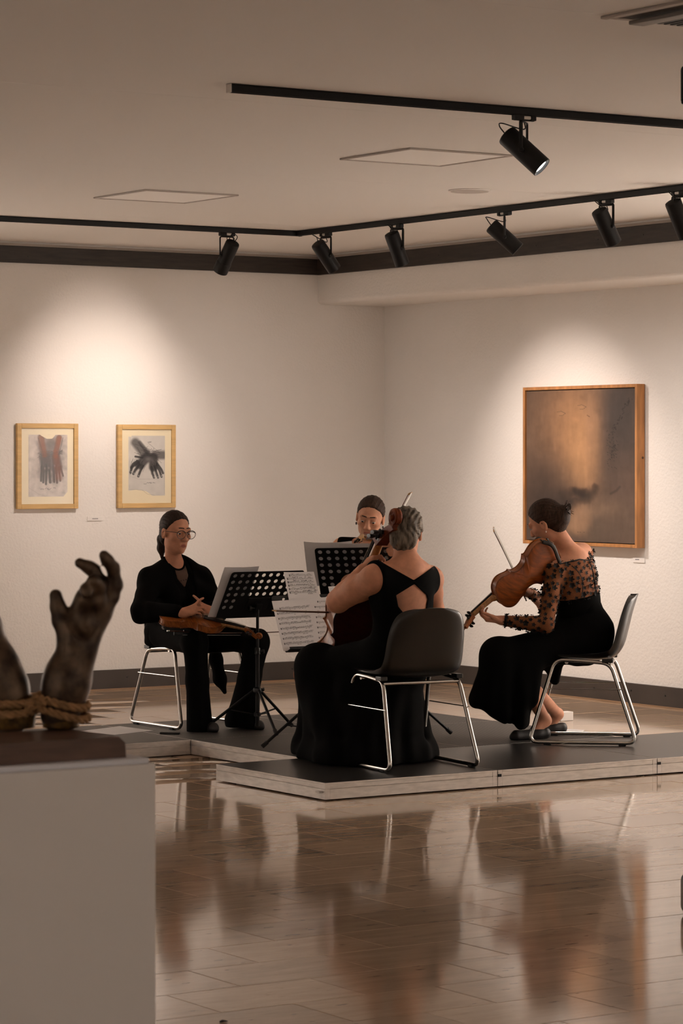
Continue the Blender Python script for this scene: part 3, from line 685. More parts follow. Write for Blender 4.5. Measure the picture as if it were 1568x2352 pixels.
def drawing1():
    a = Art(130, 205, G(196, 186, 178)); a.noise(.06, 5, 8, 1)
    f = lambda x, y: ((x-220)/317, (y-210)/505)
    a.blob(*f(395, 420), .34, .36, G(128, 112, 106), .75, 1.6); a.blob(*f(420, 270), .3, .14, G(140, 124, 118), .7)
    a.noise(.07, 9, 14, 2)
    for P, w_, c in (([f(322, 235), f(335, 320), f(355, 410)], .085, G(150, 108, 84)), ([f(468, 235), f(450, 320), f(436, 390)], .07, G(150, 92, 58))): a.stroke(P, w_, c, .8, .5)
    a.stroke([f(352, 400), f(362, 470)], .13, G(92, 80, 76), .85, .5); a.stroke([f(445, 400), f(460, 470)], .105, G(92, 54, 38), .85, .5)
    for x0, x1, y1 in ((328, 322, 585), (346, 340, 598), (365, 362, 612), (388, 396, 600)): a.stroke([f(x0, 470), f(x1, y1)], .027, G(66, 58, 56), .8, .5)
    for x0, x1, y1 in ((425, 428, 595), (445, 452, 602), (465, 478, 585), (478, 500, 545)): a.stroke([f(x0, 470), f(x1, y1)], .025, G(78, 44, 32), .8, .5)
    for x, y in ((352, 484), (384, 480), (434, 465), (460, 462)): a.blob(*f(x, y), .02, .02, G(215, 200, 190), .7)
    for i in range(9): a.stroke([f(290+rr.uniform(0, 30), 350+rr.uniform(0, 60)), f(350+rr.uniform(-20, 50), 340+rr.uniform(0, 55)), f(440+rr.uniform(-10, 20), 340+rr.uniform(0, 40)), f(495, 350+rr.uniform(-15, 25))], .006, G(74, 66, 62), .6, .6)
    for yy in (355, 372, 388): a.stroke([f(330, yy), f(390, yy-8)], .008, G(160, 96, 58), .6); a.stroke([f(418, yy-10), f(470, yy-14)], .008, G(168, 88, 48), .6)
    a.stroke([f(300, 240), f(350, 400)], .006, G(60, 52, 50), .8); a.stroke([f(500, 235), f(466, 385)], .006, G(60, 45, 40), .8)
    for i in range(46):
        x = rr.choice((328, 346, 365, 392, 420, 440, 458, 476)); y0 = rr.uniform(400, 480); a.stroke([f(x+rr.uniform(-7, 7), y0), f(x+rr.uniform(-12, 12), y0+rr.uniform(40, 130))], .0045, G(40, 34, 34), .6, .7)
    for i in range(22): a.stroke([f(rr.uniform(290, 525), rr.uniform(240, 600)), f(rr.uniform(290, 525), rr.uniform(240, 600))], .035, G(120, 104, 100), .16, 1.4)
    a.deepen()
    for P, w_ in (([f(446, 400), f(458, 475), f(468, 560)], .085), ([f(470, 240), f(440, 385)], .05), ([f(325, 240), f(352, 380)], .055)): a.stroke(P, w_, G(150, 78, 44), .38, .9)
    scribble(a, *f(318, 652), .08, .012, 7, G(50, 45, 48)); scribble(a, *f(352, 650), .17, .016, 12, G(50, 45, 48)); scribble(a, *f(420, 645), .06, .012, 5, G(80, 72, 72))
    for P in ([f(225, 228), f(225, 700)], [f(222, 640), f(300, 690), f(360, 712)]): a.stroke(P, .004, G(150, 138, 128), .5)
    a.stroke([f(330, 205), f(372, 228), f(405, 228), f(425, 205)], .05, np.array((.80, .70, .50)), 1., .12); a.stroke([f(515, 720), f(540, 690)], .04, np.array((.80, .70, .50)), 1., .15)
    return a
def drawing2():
    a = Art(130, 215, G(196, 191, 184)); a.noise(.035, 5, 8, 3)
    f = lambda x, y: ((x-1037)/298, (y-213)/492)
    a.stroke([f(1095, 270), f(1150, 340), f(1190, 390)], .12, G(88, 84, 84), .75, .7); a.stroke([f(1318, 372), f(1255, 372)], .12, G(92, 86, 86), .75, .7)
    a.stroke([f(1130, 270), f(1195, 350)], .05, G(60, 56, 58), .5, .9)
    a.stroke([f(1190, 385), f(1130, 450)], .13, G(70, 66, 68), .85, .5); a.stroke([f(1240, 390), f(1240, 470)], .12, G(66, 62, 64), .85, .5)
    for P in ([f(1120, 430), f(1065, 470), f(1055, 515)], [f(1130, 450), f(1095, 490), f(1078, 525)], [f(1155, 460), f(1130, 510), f(1118, 545)], [f(1110, 420), f(1075, 445), f(1060, 475)]): a.stroke(P, .032, G(62, 60, 62), .85, .45)
    for P in ([f(1225, 470), f(1232, 520), f(1245, 556)], [f(1250, 465), f(1265, 520), f(1278, 556)], [f(1265, 455), f(1290, 500), f(1306, 550)], [f(1270, 440), f(1305, 490), f(1318, 520)]): a.stroke(P, .030, G(62, 60, 62), .85, .45)
    a.stroke([f(1150, 392), f(1095, 384)], .03, G(66, 64, 66), .85, .5)
    for i in range(50):
        sx = rr.random() < .5; x, y = (rr.uniform(1070, 1180), rr.uniform(400, 470)) if sx else (rr.uniform(1210, 1290), rr.uniform(400, 480)); dx = -rr.uniform(10, 45) if sx else rr.uniform(0, 32); a.stroke([f(x, y), f(x+dx, y+rr.uniform(20, 75))], .0045, G(34, 32, 36), .6, .7)
    for i in range(14): a.stroke([f(rr.uniform(1085, 1200), rr.uniform(270, 400)), f(rr.uniform(1150, 1300), rr.uniform(330, 420))], .006, G(50, 46, 50), .4, .8)
    a.deepen()
    for x, y in ((1062, 508), (1084, 520), (1120, 540), (1247, 550), (1278, 550), (1306, 543)): a.blob(*f(x, y), .014, .010, G(190, 186, 182), .8)
    a.blob(*f(1200, 405), .10, .04, G(140, 136, 134), .5); a.stroke([f(1178, 330), f(1215, 345), f(1250, 340), f(1305, 325)], .006, G(40, 38, 42), .8)
    for i in range(7): a.stroke([f(1170+i*12, 325+rr.uniform(-18, 18)), f(1185+i*10, 318+rr.uniform(-20, 30))], .005, G(40, 38, 42), .8)
    for i in range(4): a.stroke([f(1085+i*14, 350+rr.uniform(-5, 12)), f(1100+i*12, 360+rr.uniform(-12, 8))], .005, G(40, 38, 42), .7)
    scribble(a, *f(1195, 266), .10, .008, 8, G(40, 40, 44), .005); scribble(a, *f(1162, 606), .07, .018, 5, G(40, 40, 44), .005); scribble(a, *f(1186, 600), .14, .014, 10, G(40, 40, 44), .005); scribble(a, *f(1236, 600), .06, .014, 5, G(40, 40, 44), .005)
    for P in ([f(1052, 225), f(1048, 640)], [f(1328, 230), f(1330, 690)], [f(1050, 545), f(1120, 568), f(1320, 570)], [f(1060, 250), f(1090, 280)]): a.stroke(P, .003, G(140, 134, 128), .6)
    cr = np.array((.80, .70, .50)); a.stroke([f(1020, 700), f(1100, 690), f(1165, 700), f(1195, 720)], .12, cr, 1, .06); a.stroke([f(1030, 210), f(1055, 215)], .03, cr, 1, .2)
    a.stroke([f(1040, 650), f(1150, 657), f(1190, 690), f(1250, 700)], .004, G(120, 112, 100), .6)
    return a
def framed(x0, x1, z0, z1, art, px, label):
    c = A((x0+x1)/2, YW, (z0+z1)/2); t = thing('framed_drawing', label, 'drawing', (c[0], YW-.012, c[2]), 0, 'framed charcoal drawings'); off = A(c[0], YW-.012, c[2])
    b = .0335; Y0, Y1 = YW-.034, YW-.006
    MB(off).bbox((x0, Y0, z0), (x0+b, Y1, z1), .003).bbox((x1-b, Y0, z0), (x1, Y1, z1), .003).bbox((x0+b, Y0, z1-b), (x1-b, Y1, z1), .003).bbox((x0+b, Y0, z0), (x1-b, Y1, z0+b), .003).build('frame', M_fw, t)
    MB(off).box((x0+b, YW-.022, z0+b), (x1-b, YW-.012, z1-b)).build('mount_board', M_mount, t)
    W, H = x1-x0, z1-z0; u0, u1, v0, v1 = px
    art.build('drawing_sheet', M_art, t, A(x0+W*u0, YW-.0225, z1-H*v0)-off, A(W*(u1-u0), 0, 0), A(0, 0, -H*(v1-v0)))
    g = bpy.data.materials.get('picture_glass')
    if not g:
        g = bpy.data.materials.new('picture_glass'); g.use_nodes = True; nt = g.node_tree; N = nt.nodes
        tr = N.new('ShaderNodeBsdfTransparent'); gl = N.new('ShaderNodeBsdfGlossy'); gl.inputs['Roughness'].default_value = .02; mx = N.new('ShaderNodeMixShader'); lw = N.new('ShaderNodeFresnel'); lw.inputs[0].default_value = 1.3
        nt.links.new(lw.outputs[0], mx.inputs[0]); nt.links.new(tr.outputs[0], mx.inputs[1]); nt.links.new(gl.outputs[0], mx.inputs[2]); nt.links.new(mx.outputs[0], N['Material Output'].inputs[0])
    MB(off).box((x0+b, YW-.027, z0+b), (x1-b, YW-.0255, z1-b)).build('glass_pane', g, t)
framed(8.966, 9.437, 1.269, 1.857, drawing1(), (.191, .829, .132, .857), 'framed drawing of two hanging tied hands in brown and grey, the left of the pair')
framed(9.750, 10.216, 1.268, 1.853, drawing2(), (.189, .820, .133, .854), 'framed charcoal drawing of two crossed dark hands above the bespectacled player')
def wall_card(lo, hi, ax, label, lines):
    c = (A(*lo)+A(*hi))/2; t = thing('wall_label', label, 'wall label', c, 0, 'small white wall labels')
    MB(c).bbox(lo, hi, .001).build('card', M_white, t)
    mb = MB(c)
    for f0, f1, zf in lines:
        z = lo[2]+(hi[2]-lo[2])*zf; e = .0006
        for k in range(7):
            a, b = lerp(f0, f1, k/7), lerp(f0, f1, (k+.75)/7)
            if ax == 'y': xs = [lo[0]+(hi[0]-lo[0])*q for q in (a, b)]; mb.box((xs[0], lo[1]-e, z-.003), (xs[1], lo[1], z+.003))
            else: ys = [hi[1]-(hi[1]-lo[1])*q for q in (a, b)]; mb.box((lo[0]-e, ys[1], z-.003), (lo[0], ys[0], z+.003))
    mb.build('printed_line', mat('label_print', (.22, .2, .22), .9) if 'label_print' not in bpy.data.materials else bpy.data.materials['label_print'], t)
wall_card((9.522, YW-.006, 1.181), (9.640, YW, 1.211), 'y', 'small white wall label between and below the two framed drawings', ((.33, .72, .52),))
wall_card((XW-.006, 14.625, .932), (XW, 14.745, .966), 'x', 'small white wall label below the right corner of the large painting', ((.2, .55, .62),))
# large painting
XF = 11.95
def painting():
    a = Art(200, 276, G(92, 76, 66)); a.noise(.12, 3, 4, 8)
    a.blob(.15, .25, .3, .4, G(104, 82, 66), .8); a.blob(.42, .2, .26, .34, G(140, 104, 76), .9); a.blob(.50, .34, .17, .26, G(172, 130, 92), .9); a.blob(.55, .50, .11, .17, G(176, 134, 96), .8)
    a.blob(.60, .25, .05, .3, G(150, 116, 90), .5)
    a.blob(.86, .22, .17, .34, G(62, 55, 52), .95, 1.8); a.blob(.82, .5, .15, .2, G(70, 60, 54), .8); a.blob(.95, .60, .2, .16, G(92, 74, 64), .7)
    a.blob(.14, .60, .24, .16, G(70, 56, 48), .8); a.blob(.24, .74, .28, .10, G(60, 50, 45), .9); a.blob(.1, .92, .2, .12, G(70, 60, 54), .8)
    a.warp(.022, 7, 31)
    for cx, cy, rx, ry, al in ((.50, .665, .055, .035, .75), (.56, .70, .07, .03, .6), (.48, .735, .10, .022, .75), (.40, .755, .08, .02, .7), (.62, .665, .04, .025, .6), (.44, .66, .035, .03, .45), (.36, .68, .06, .04, .4)):
        a.blob(cx, cy, rx*1.15, ry*1.1, G(40, 33, 31), min(.95, al*1.2), 2.2)
    for cx, cy, rx, ry in ((.30, .765, .12, .03), (.42, .725, .09, .03), (.54, .705, .07, .03)): a.blob(cx, cy, rx, ry, G(46, 38, 36), .7, 1.2)
    a.blob(.50, .85, .12, .10, G(150, 118, 92), .95, 1.8); a.blob(.70, .79, .18, .07, G(128, 105, 86), .7); a.blob(.66, .92, .10, .08, G(98, 84, 72), .7); a.blob(.88, .92, .16, .1, G(96, 80, 68), .6)
    a.Y, a.X = np.mgrid[0:a.h, 0:a.w]; a.X = (a.X+.5)/a.w; a.Y = (a.Y+.5)/a.w
    a.noise(.05, 14, 20, 11); a.noise(.04, 40, 10, 12)
    P = [(.95, .07), (.91, .11), (.87, .18), (.83, .23), (.80, .28), (.81, .38), (.79, .44)]
    for i in range(70):
        t_ = rr.uniform(0, 5.99); j = int(t_); f = t_-j; x = P[j][0]*(1-f)+P[j+1][0]*f+rr.gauss(0, .008); y = P[j][1]*(1-f)+P[j+1][1]*f+rr.gauss(0, .006); a.stroke([(x, y), (x-.008*rr.random(), y+.006)], .0032, G(34, 29, 28), .7, .8)
    for i in range(60):
        x, y = rr.uniform(.74, .84), rr.uniform(.25, .52); a.stroke([(x, y), (x+.006, y+.004)], .003, G(40, 35, 33), .6)
    a.stroke([(.78, .68), (.83, .66), (.86, .635)], .010, G(50, 43, 40), .6, 1.2)
    for cx, cy in ((.33, .155), (.52, .115)):
        a.blob(cx, cy, .03, .012, G(160, 124, 92), .6); a.stroke([(cx-.04, cy-.01), (cx+.0, cy-.015), (cx+.04, cy), (cx+.01, cy+.014), (cx-.02, cy+.012)], .0028, G(92, 72, 56), .7)
    a.stroke([(.57, .17), (.59, .18)], .004, G(92, 66, 48), .7)
    for x in (.48, .50, .535): a.stroke([(x, .935), (x+.006, .937)], .003, G(60, 48, 40), .8)
    return a
def onX(x, y): 
    d = FW+RT*((x-CX)/FPX)+A(0, 0, -(y-HY)/FPX); t = XF/d[0]; return d*t+A(0, 0, EYE)
yL, yR = onX(1200, 900)[1], onX(1462, 900)[1]; zT, zB = onX(1200, 890)[2], onX(1200, 1248)[2]
c = A(XW-.035, (yL+yR)/2, (zT+zB)/2); t = thing('framed_painting', 'large brown abstract painting in a deep honey wood frame on the right wall', 'painting', c)
b = .022
MB(c).bbox((XF, yR, zB), (XW-.006, yR+b, zT), .002).bbox((XF, yL-b, zB), (XW-.006, yL, zT), .002).bbox((XF, yR+b, zT-b), (XW-.006, yL-b, zT), .002).bbox((XF, yR+b, zB), (XW-.006, yL-b, zB+b), .002).build('frame', M_fw2, t)
MB(c).box((XF+.035, yR+b, zB+b), (XW-.012, yL-b, zT-b)).build('backing_board', M_joint, t)
g = .006
painting().build('canvas', M_canvas, t, A(XF+.012, yL-b-g, zT-b-g)-c, A(0, -(yL-yR-2*b-2*g), 0), A(0, 0, -(zT-zB-2*b-2*g)))
MB(c).box((XF+.0125, yR+b+g, zB+b+g), (XF+.035, yL-b-g, zT-b-g)).build('stretcher', M_mount, t)
for y, z in ((yR, zB+.55*(zT-zB)), ): MB(c).lathe([(.009, 0), (.008, .0005), (.004, .0008)], (XF+.05, y, z), (0, -1, 0), 10).build('knot', mat('knot_brown', rgb(84, 56, 30), .6), t)

# ------------------------------------------------------------------ plinth and bronze
PD = 5.5; pc = at(358, 1750, PD); PX, PY = pc[0], pc[1]; PZ = at(358, 1752, PD)[2]
t = thing('display_plinth', 'tall white display plinth carrying the bronze hands at lower left', 'plinth', (PX-.35, PY+.25, 0)); o = A(PX-.35, PY+.25, 0)
MB(o).bbox((PX-.70, PY, 0), (PX, PY+.5, PZ-.001), .003).build('body', M_white, t)
MB(o).bbox((PX-.692, PY+.006, PZ-.0015), (PX-.010, PY+.494, PZ+.010), .004).build('top_board', M_cool_lit, t)
PT = PZ+.0102
M_bronze = mat('dark_bronze', rgb(68, 56, 48), .44, .7, noise=(26, .5, (1, 1, 1), rgb(112, 92, 74)), bump=(70, .25, .003))
M_bronze2 = mat('rough_bronze_stump', rgb(52, 38, 24), .55, .6, noise=(40, .6, (1, 1, 1), rgb(120, 88, 34)), bump=(60, .8, .006))
M_rope = mat('hemp_rope', rgb(156, 118, 80), .9, noise=(60, .35, (1, 1, 1)), bump=(240, .5, .002))
M_block = mat('brown_wood_block', rgb(92, 66, 52), .5, noise=(9, .3, (1, 1, 8)))
bz = PT+.040
sx0, sx1 = PX-.66, at(272, 1715, PD+.03)[0]; t = thing('bronze_sculpture', 'bronze sculpture of open hands bound with rope on a brown wooden block', 'sculpture', (PX-.3, PY+.15, PT)); o = A(PX-.3, PY+.15, PT)
mb = MB(o); bev = .012
mb.add([(x, y, z) for (x, z) in ((sx0, PT), (sx1, PT), (sx1-.002, PT+.028), (sx1-.016, bz), (sx0, bz)) for y in (PY+.035, PY+.235)],
       [(0, 2, 4, 6, 8), (1, 9, 7, 5, 3)]+[(2*i, 2*i+1, (2*i+3) % 10, (2*i+2) % 10) for i in range(5)])
mb.build('wood_block', M_block, t)
D0 = PD+.15
q = lambda x, y, dd=0.: at(x, y, D0+dd)
zb = q(140, 1686); off = bz-.004-zb[2]
S = Sdf()
S.chain([q(138, 1640), q(150, 1580), q(158, 1545), q(179, 1492)], [.039, .040, .038, .0325], .03)
S.cap(q(180, 1487), q(190, 1440), .032, .034, .03).cap(q(172, 1470), q(206, 1385, -.005), .026, .030, .02)
S.cap(q(190, 1440), q(214, 1375, .01), .032, .030, .02).cap(q(205, 1425, .02), q(240, 1385, .015), .022, .020, .02).cap(q(190, 1470), q(228, 1410, .012), .024, .022, .02)
S.cap(q(165, 1462, -.01), q(140, 1424, -.01), .025, .017, .02).chain([q(140, 1426, -.01), q(133, 1395, -.012), q(128, 1368, -.015)], [.0175, .0150, .0128], .008)
S.ell(q(196, 1425, -.035), (.020, .020, .030), None, .02, 's')
S.chain([q(238, 1388, .01), q(256, 1370, .012), q(266, 1343, .01), q(260, 1305, .004), q(247, 1288, -.008), q(239, 1276, -.014)], [.0175, .015, .0135, .0125, .0115, .0105], .008)
S.chain([q(222, 1370, -.01), q(232, 1340, -.004), q(214, 1310, -.008), q(204, 1303, -.014), q(183, 1293, -.022)], [.016, .0138, .0128, .012, .0102], .008)
S.chain([q(222, 1378, -.016), q(226, 1348, -.022), q(216, 1336, -.034), q(212, 1334, -.046)], [.016, .0135, .0125, .0112], .008)
S.chain([q(206, 1378, -.018), q(205, 1352, -.03), q(198, 1354, -.045), q(199, 1364, -.05)], [.015, .0125, .0115, .0105], .008)
S.build('right_hand', .0035, M_bronze, t, o)
S = Sdf(); S.chain([q(22, 1640), q(12, 1580), q(-12, 1530), q(-50, 1440), q(-65, 1400)], [.042, .041, .042, .040, .033], .03)
S.cap(q(-65, 1395), q(-85, 1300), .036, .030, .02)
for i in range(4): S.chain([q(-125+20*i, 1300, .01*i), q(-150+22*i, 1255, .01*i-.01), q(-142+20*i, 1225, -.035)], [.015, .0125, .011], .008)
S.chain([q(-55, 1380), q(-42, 1345, -.02), q(-40, 1315, -.03)], [.018, .0145, .012], .01)
S.build('left_hand', .005, M_bronze, t, o)
for nm, cx, w_ in (('right_stump', 140, .038), ('left_stump', 28, .047)):
    c0 = q(cx, 1640); c1 = c0.copy(); c1[2] = bz+.002
    S = Sdf(); S.cap(c0+UP*.01, c1-UP*.03, w_, w_-.004, .01).fn(lambda P: (np.sin(P[..., 0]*230)*np.sin(P[..., 2]*170+P[..., 1]*120)*.0015+.0*P[..., 0]), 'cut', .5) if False else S.cap(c0+UP*.01, c1-UP*.03, w_, w_-.004, .01)
    S.plane(c1, -UP); S.build(nm, .004, M_bronze2, t, o)
def rope(P, name, strands=3, r=.0042, tw=130.):
    P = np.array(P); L = np.concatenate([[0], np.cumsum(np.linalg.norm(np.diff(P, axis=0), axis=1))]); rp = None
    for k in range(strands):
        Q = []
        for i, p in enumerate(P):
            tg = nrm(P[min(i+1, len(P)-1)]-P[max(i-1, 0)]); u = nrm(np.cross(tg, UP+A(.01, .02, 0))); v = np.cross(tg, u); a = L[i]*tw+2*PI*k/strands
            Q.append(p+(u*math.cos(a)+v*math.sin(a))*r*1.05)
        s_ = MB(o).tube(Q, r, 7).build('strand' if rp else name, M_rope, rp or t, True); rp = rp or s_
def ring(cx, cy, rx, a0, a1, dz, n=90, tilt=0.):
    c0 = q(cx, cy); return [c0+RT*rx*math.cos(a)+FW*rx*math.sin(a)*.95+UP*(dz+tilt*math.cos(a)+.003*math.sin(2*a)) for a in np.linspace(a0, a1, n)]
for i, (dz, tl) in enumerate(((.008, -.008), (-.013, -.010))): rope(ring(143, 1622, .0495+.001*i, PI*.93, -PI*1.0, dz, 100, tl), 'rope_coil')
for i, (dz, tl) in enumerate(((.008, .006), (-.012, .007))): rope(ring(22, 1622, .0545, -PI, PI*.95, dz, 110, tl), 'rope_coil')
rope(spline([q(60, 1625, -.045), q(78, 1608, -.03), q(92, 1596, .0), q(88, 1606, .03), q(70, 1625, .045)], 14), 'rope_knot')
rope(spline([q(110, 1612, -.045), q(92, 1612, -.035), q(78, 1622, -.03), q(62, 1636, -.042)], 14), 'rope_knot')

# ------------------------------------------------------------------ small things
def flat_paper(P, label):
    c = sum(P)/len(P); mb = MB(c); n = len(P); mb.add(P+[p+UP*.0008 for p in P], [tuple(range(n))[::-1], tuple(range(n, 2*n))]+[(i, (i+1) % n, n+(i+1) % n, n+i) for i in range(n)])
    o = mb.build('paper_sheet', M_paper, None); o.location = c; tag(o, label, 'paper', 'papers lying on the stage')
def dz(x, y, z=ZS+.0006):
    d = FW+RT*((x-CX)/FPX)+A(0, 0, -(y-HY)/FPX); t_ = (z-EYE)/d[2]; return A(0, 0, EYE)+d*t_
flat_paper([dz(180, 1680), dz(262, 1688), dz(352, 1678), dz(275, 1668)], 'white paper sheets lying on the ribbed deck left of the chair')
flat_paper([dz(1255, 1684), dz(1330, 1687, ZS+.0006), dz(1342, 1677), dz(1292, 1674)], 'white paper lying on the deck behind the right player shoes')
c = dz(1295, 1655, 0.0); o = MB(c).bbox(c+A(-.05, -.03, .0), c+A(.05, .03, .055), .004).build('small_box', M_white, None); o.location = c; tag(o, 'small white box on the floor just behind the right player shoes', 'box')
c = dz(390, 1686); M = frame(RT*.2+FW); mb = MB(c); mb.bbox((-.056, -.012, 0), (.056, .012, .010), .003, M, c); o = mb.build('shoulder_rest', M_rubber, None); o.location = c
tag(o, 'small flat black bar lying on the deck by the left chair leg', 'shoulder rest')
c = dz(513, 2348, .0); mb = MB(c); mb.tube(spline([c+A(-.012, .002, .002), c+A(-.004, 0, .004), c+A(.005, .003, .003), c+A(.013, -.002, .002)], 4), [.0012, .003, .0036, .0038, .004, .004, .0035, .003, .003, .0025, .002, .0015, .001], 6)
o = mb.build('dry_leaf', mat('dark_crumb', rgb(40, 30, 24), .8), None, True); o.location = c; tag(o, 'small dark dry scrap lying on the tiles at the bottom edge', 'debris')
c = dz(1592, 2105, 0.0); S = Sdf(); S.box(c+UP*.075, (.038, .09, .075), frame(FW), .03, .01); o = S.build('black_bag', .006, M_blackplastic, None, c); o.location = c; tag(o, 'rounded black bag on the floor cut by the right edge', 'bag')

# ------------------------------------------------------------------ violins, viola, cello
def wood_mat(name, c1, c2, sc_=(3, 30, 3)):
    m = mat(name, c1, .32, spec=.4, noise=(7, .25, sc_, c2), coat=.15); return m
M_vback = wood_mat('flamed_maple_varnish', rgb(104, 46, 12), rgb(150, 76, 24), (2, 26, 2))
M_vtop = wood_mat('spruce_varnish', rgb(120, 58, 18), rgb(160, 88, 32), (30, 2, 2))
M_vrib = wood_mat('rib_varnish', rgb(122, 62, 22), rgb(160, 90, 38), (3, 24, 3))
M_cback = wood_mat('dark_red_varnish', rgb(48, 12, 8), rgb(60, 18, 10), (2, 12, 2))
M_crib = wood_mat('cello_rib_varnish', rgb(120, 62, 30), rgb(160, 96, 54), (3, 10, 3))
M_cscroll = mat('cello_scroll_varnish', rgb(92, 36, 14), .5, spec=.15, noise=(7, .25, (3, 10, 3), rgb(120, 54, 20)))
M_cneck = wood_mat('cello_neck_wood', rgb(150, 96, 48), rgb(176, 118, 62), (3, 10, 3))
M_neck = wood_mat('neck_wood', rgb(150, 104, 60), rgb(176, 128, 80), (20, 3, 3))
M_ebony = mat('ebony', (.010, .009, .008), .45)
M_string = mat('string_metal', (.6, .58, .55), .25, 1.)
M_bridge = mat('bridge_maple', rgb(190, 150, 100), .55)
M_bowwood = mat('bow_stick_wood', rgb(74, 36, 18), .3)
M_hair = mat('bow_hair', (.72, .70, .64), .6)
M_boneblk = mat('dark_fitting', (.012, .010, .009), .35)

def outline(n=4):
    low = [(0, 0), (.055, .004), (.115, .012), (.18, .035), (.235, .075), (.272, .13), (.289, .19), (.288, .245), (.272, .30), (.250, .345), (.238, .375), (.240, .392), (.252, .407)]
    mid = [(.252, .407), (.225, .425), (.192, .452), (.167, .49), (.155, .54), (.156, .585), (.168, .625), (.190, .655), (.213, .672)]
    upp = [(.213, .672), (.203, .685), (.202, .705), (.211, .74), (.226, .785), (.234, .83), (.229, .875), (.205, .922), (.163, .962), (.105, .988), (.045, .999), (0, 1.)]
    P = []
    for seg in (low, mid, upp): P += [tuple(p[:2]) for p in spline([(x, y, 0) for x, y in seg], n)][:-1]
    P.append((0, 1.)); R = [(x, y) for x, y in P]; return R+[(-x, y) for x, y in R[-2:0:-1]]
def fiddle(name, label, cat, L, P0, axis, topn, rib=.03, arch=.016, neck=.36, wscale=1., cello=False, group=None, hs=1.):
    """P0 = button end at the back plane, axis = towards the scroll, topn = out of the top plate"""
    ax = nrm(axis); tn = nrm(np.asarray(topn)-ax*np.dot(topn, ax)); rx = np.cross(ax, tn); M = np.array([rx, ax, tn]); P0 = np.asarray(P0, float)
    t = thing(name, label, cat, P0, 0, group); Q = lambda x, y, z: A(x, y, z) @ M
    O = [(x*L*wscale, y*L) for x, y in outline()]; n = len(O); mback, mtop, mrib = (M_cback, M_vtop, M_crib) if cello else (M_vback, M_vtop, M_vrib)
    th = .004*L/.36*(.8 if cello else 1)
    def plate(z0, sgn, nm, m):
        mb = MB(); V = []; rings = (1., .97, .9, .8, .68, .55, .4, .25, .1)
        V += [Q(x, y, z0-sgn*th*0) for x, y in O]+[Q(x, y, z0+sgn*th) for x, y in O]; F = [(i, (i+1) % n, n+(i+1) % n, n+i) for i in range(n)]
        for s in rings[1:]:
            hh = arch*(1-((s)/.97)**1.8)*.98
            V += [Q(x*s, (y-.5*L)*s+.5*L, z0+sgn*(th+hh-(.0006 if s == .97 else 0))) for x, y in O]
        for k in range(1, len(rings)): F += [(k*n+i, k*n+(i+1) % n, (k+1)*n+(i+1) % n, (k+1)*n+i) for i in range(n)]
        F.append(tuple(len(rings)*n+i for i in range(n))); F.append(tuple(range(n))[::-1]); mb.add(V, F); return mb.build(nm, m, t, True)
    plate(0, -1, 'back_plate', mback); plate(rib, 1, 'top_plate', mtop)
    mb = MB(); I = [(x*.965, (y-.5*L)*.978+.5*L) for x, y in O]
    mb.add([Q(x, y, 0) for x, y in I]+[Q(x, y, rib) for x, y in I], [(i, (i+1) % n, n+(i+1) % n, n+i) for i in range(n)]); mb.build('ribs', mrib, t, True)
    k = L/.36; Ln = neck*L; zf = rib+th+arch*1.0
    mneck = M_cneck if cello else M_neck; mscr = M_cscroll if cello else M_vrib
    # neck and heel
    zn = rib+th*.8
    S = Sdf(); S.cap(Q(0, L*.97, rib*.35), Q(0, L*1.01, rib*.75), .012*k, .013*k, .006*k).cap(Q(0, L*1.0, zn+.002*k), Q(0, L+Ln*.96, zn-.004*k), .0135*k, .0105*k, .008*k)
    S.plane(Q(0, L, zn+.009*k), tn, .002); S.build('neck', .0022*k, mneck, t, A(0, 0, 0))
    # fingerboard
    y0, y1 = L*.70, L+Ln*.985; z1 = zn+.010*k
    G = []
    for f in np.linspace(0, 1, 8):
        y = lerp(y0, y1, f); hw = lerp(.021, .0118, f)*k; zc = lerp(z1+.013*k, z1, f); G.append([Q(hw*u, y, zc+.004*k*(1-u*u)) for u in np.linspace(-1, 1, 7)])
    mb = MB(); mb.grid(G); mb.build('fingerboard', M_ebony, t, True, solid=.006*k)
    # pegbox, scroll
    yn = L+Ln; mb = MB(); k0 = k; k = k*hs
    bx = []
    for f in np.linspace(0, 1, 9):
        y = yn+f*.068*k; z = zn-.004*k-.024*k*f-.012*k*f*f; hw = lerp(.0125, .0085, f)*k; hh = lerp(.0115, .0085, f)*k
        bx.append([Q(-hw, y, z-hh), Q(hw, y, z-hh), Q(hw, y, z+hh), Q(hw*.55, y, z+hh), Q(hw*.55, y, z+hh*.1), Q(-hw*.55, y, z+hh*.1), Q(-hw*.55, y, z+hh), Q(-hw, y, z+hh), Q(-hw, y, z-hh)])
    mb.grid(bx); mb.add(bx[0][:8], [tuple(range(8))]); mb.build('pegbox', mscr, t, True)
    cy, cz = yn+.083*k, zn-.030*k; mb = MB(); Pp = []; Rr = []
    for a in np.linspace(0, 3.6*PI, 60):
        r = .0175*k*(1-a/(3.6*PI)*.82); an = -2.35-a; Pp.append(Q(0, cy+r*math.cos(an), cz+r*math.sin(an)*-1*-1)); Rr.append(.0066*k*(1-a/(3.6*PI)*.55))
    for s in (-1, 0, 1):
        mb.tube([p+rx*s*.0032*k*(.6+.9*i/60) for i, p in enumerate(Pp)], Rr, 8)
    mb.lathe([(.0035*k, -.0135*k), (.006*k, -.012*k), (.006*k, .012*k), (.0035*k, .0135*k)], Q(0, cy, cz), rx, 12); mb.build('scroll', mscr, t, True)
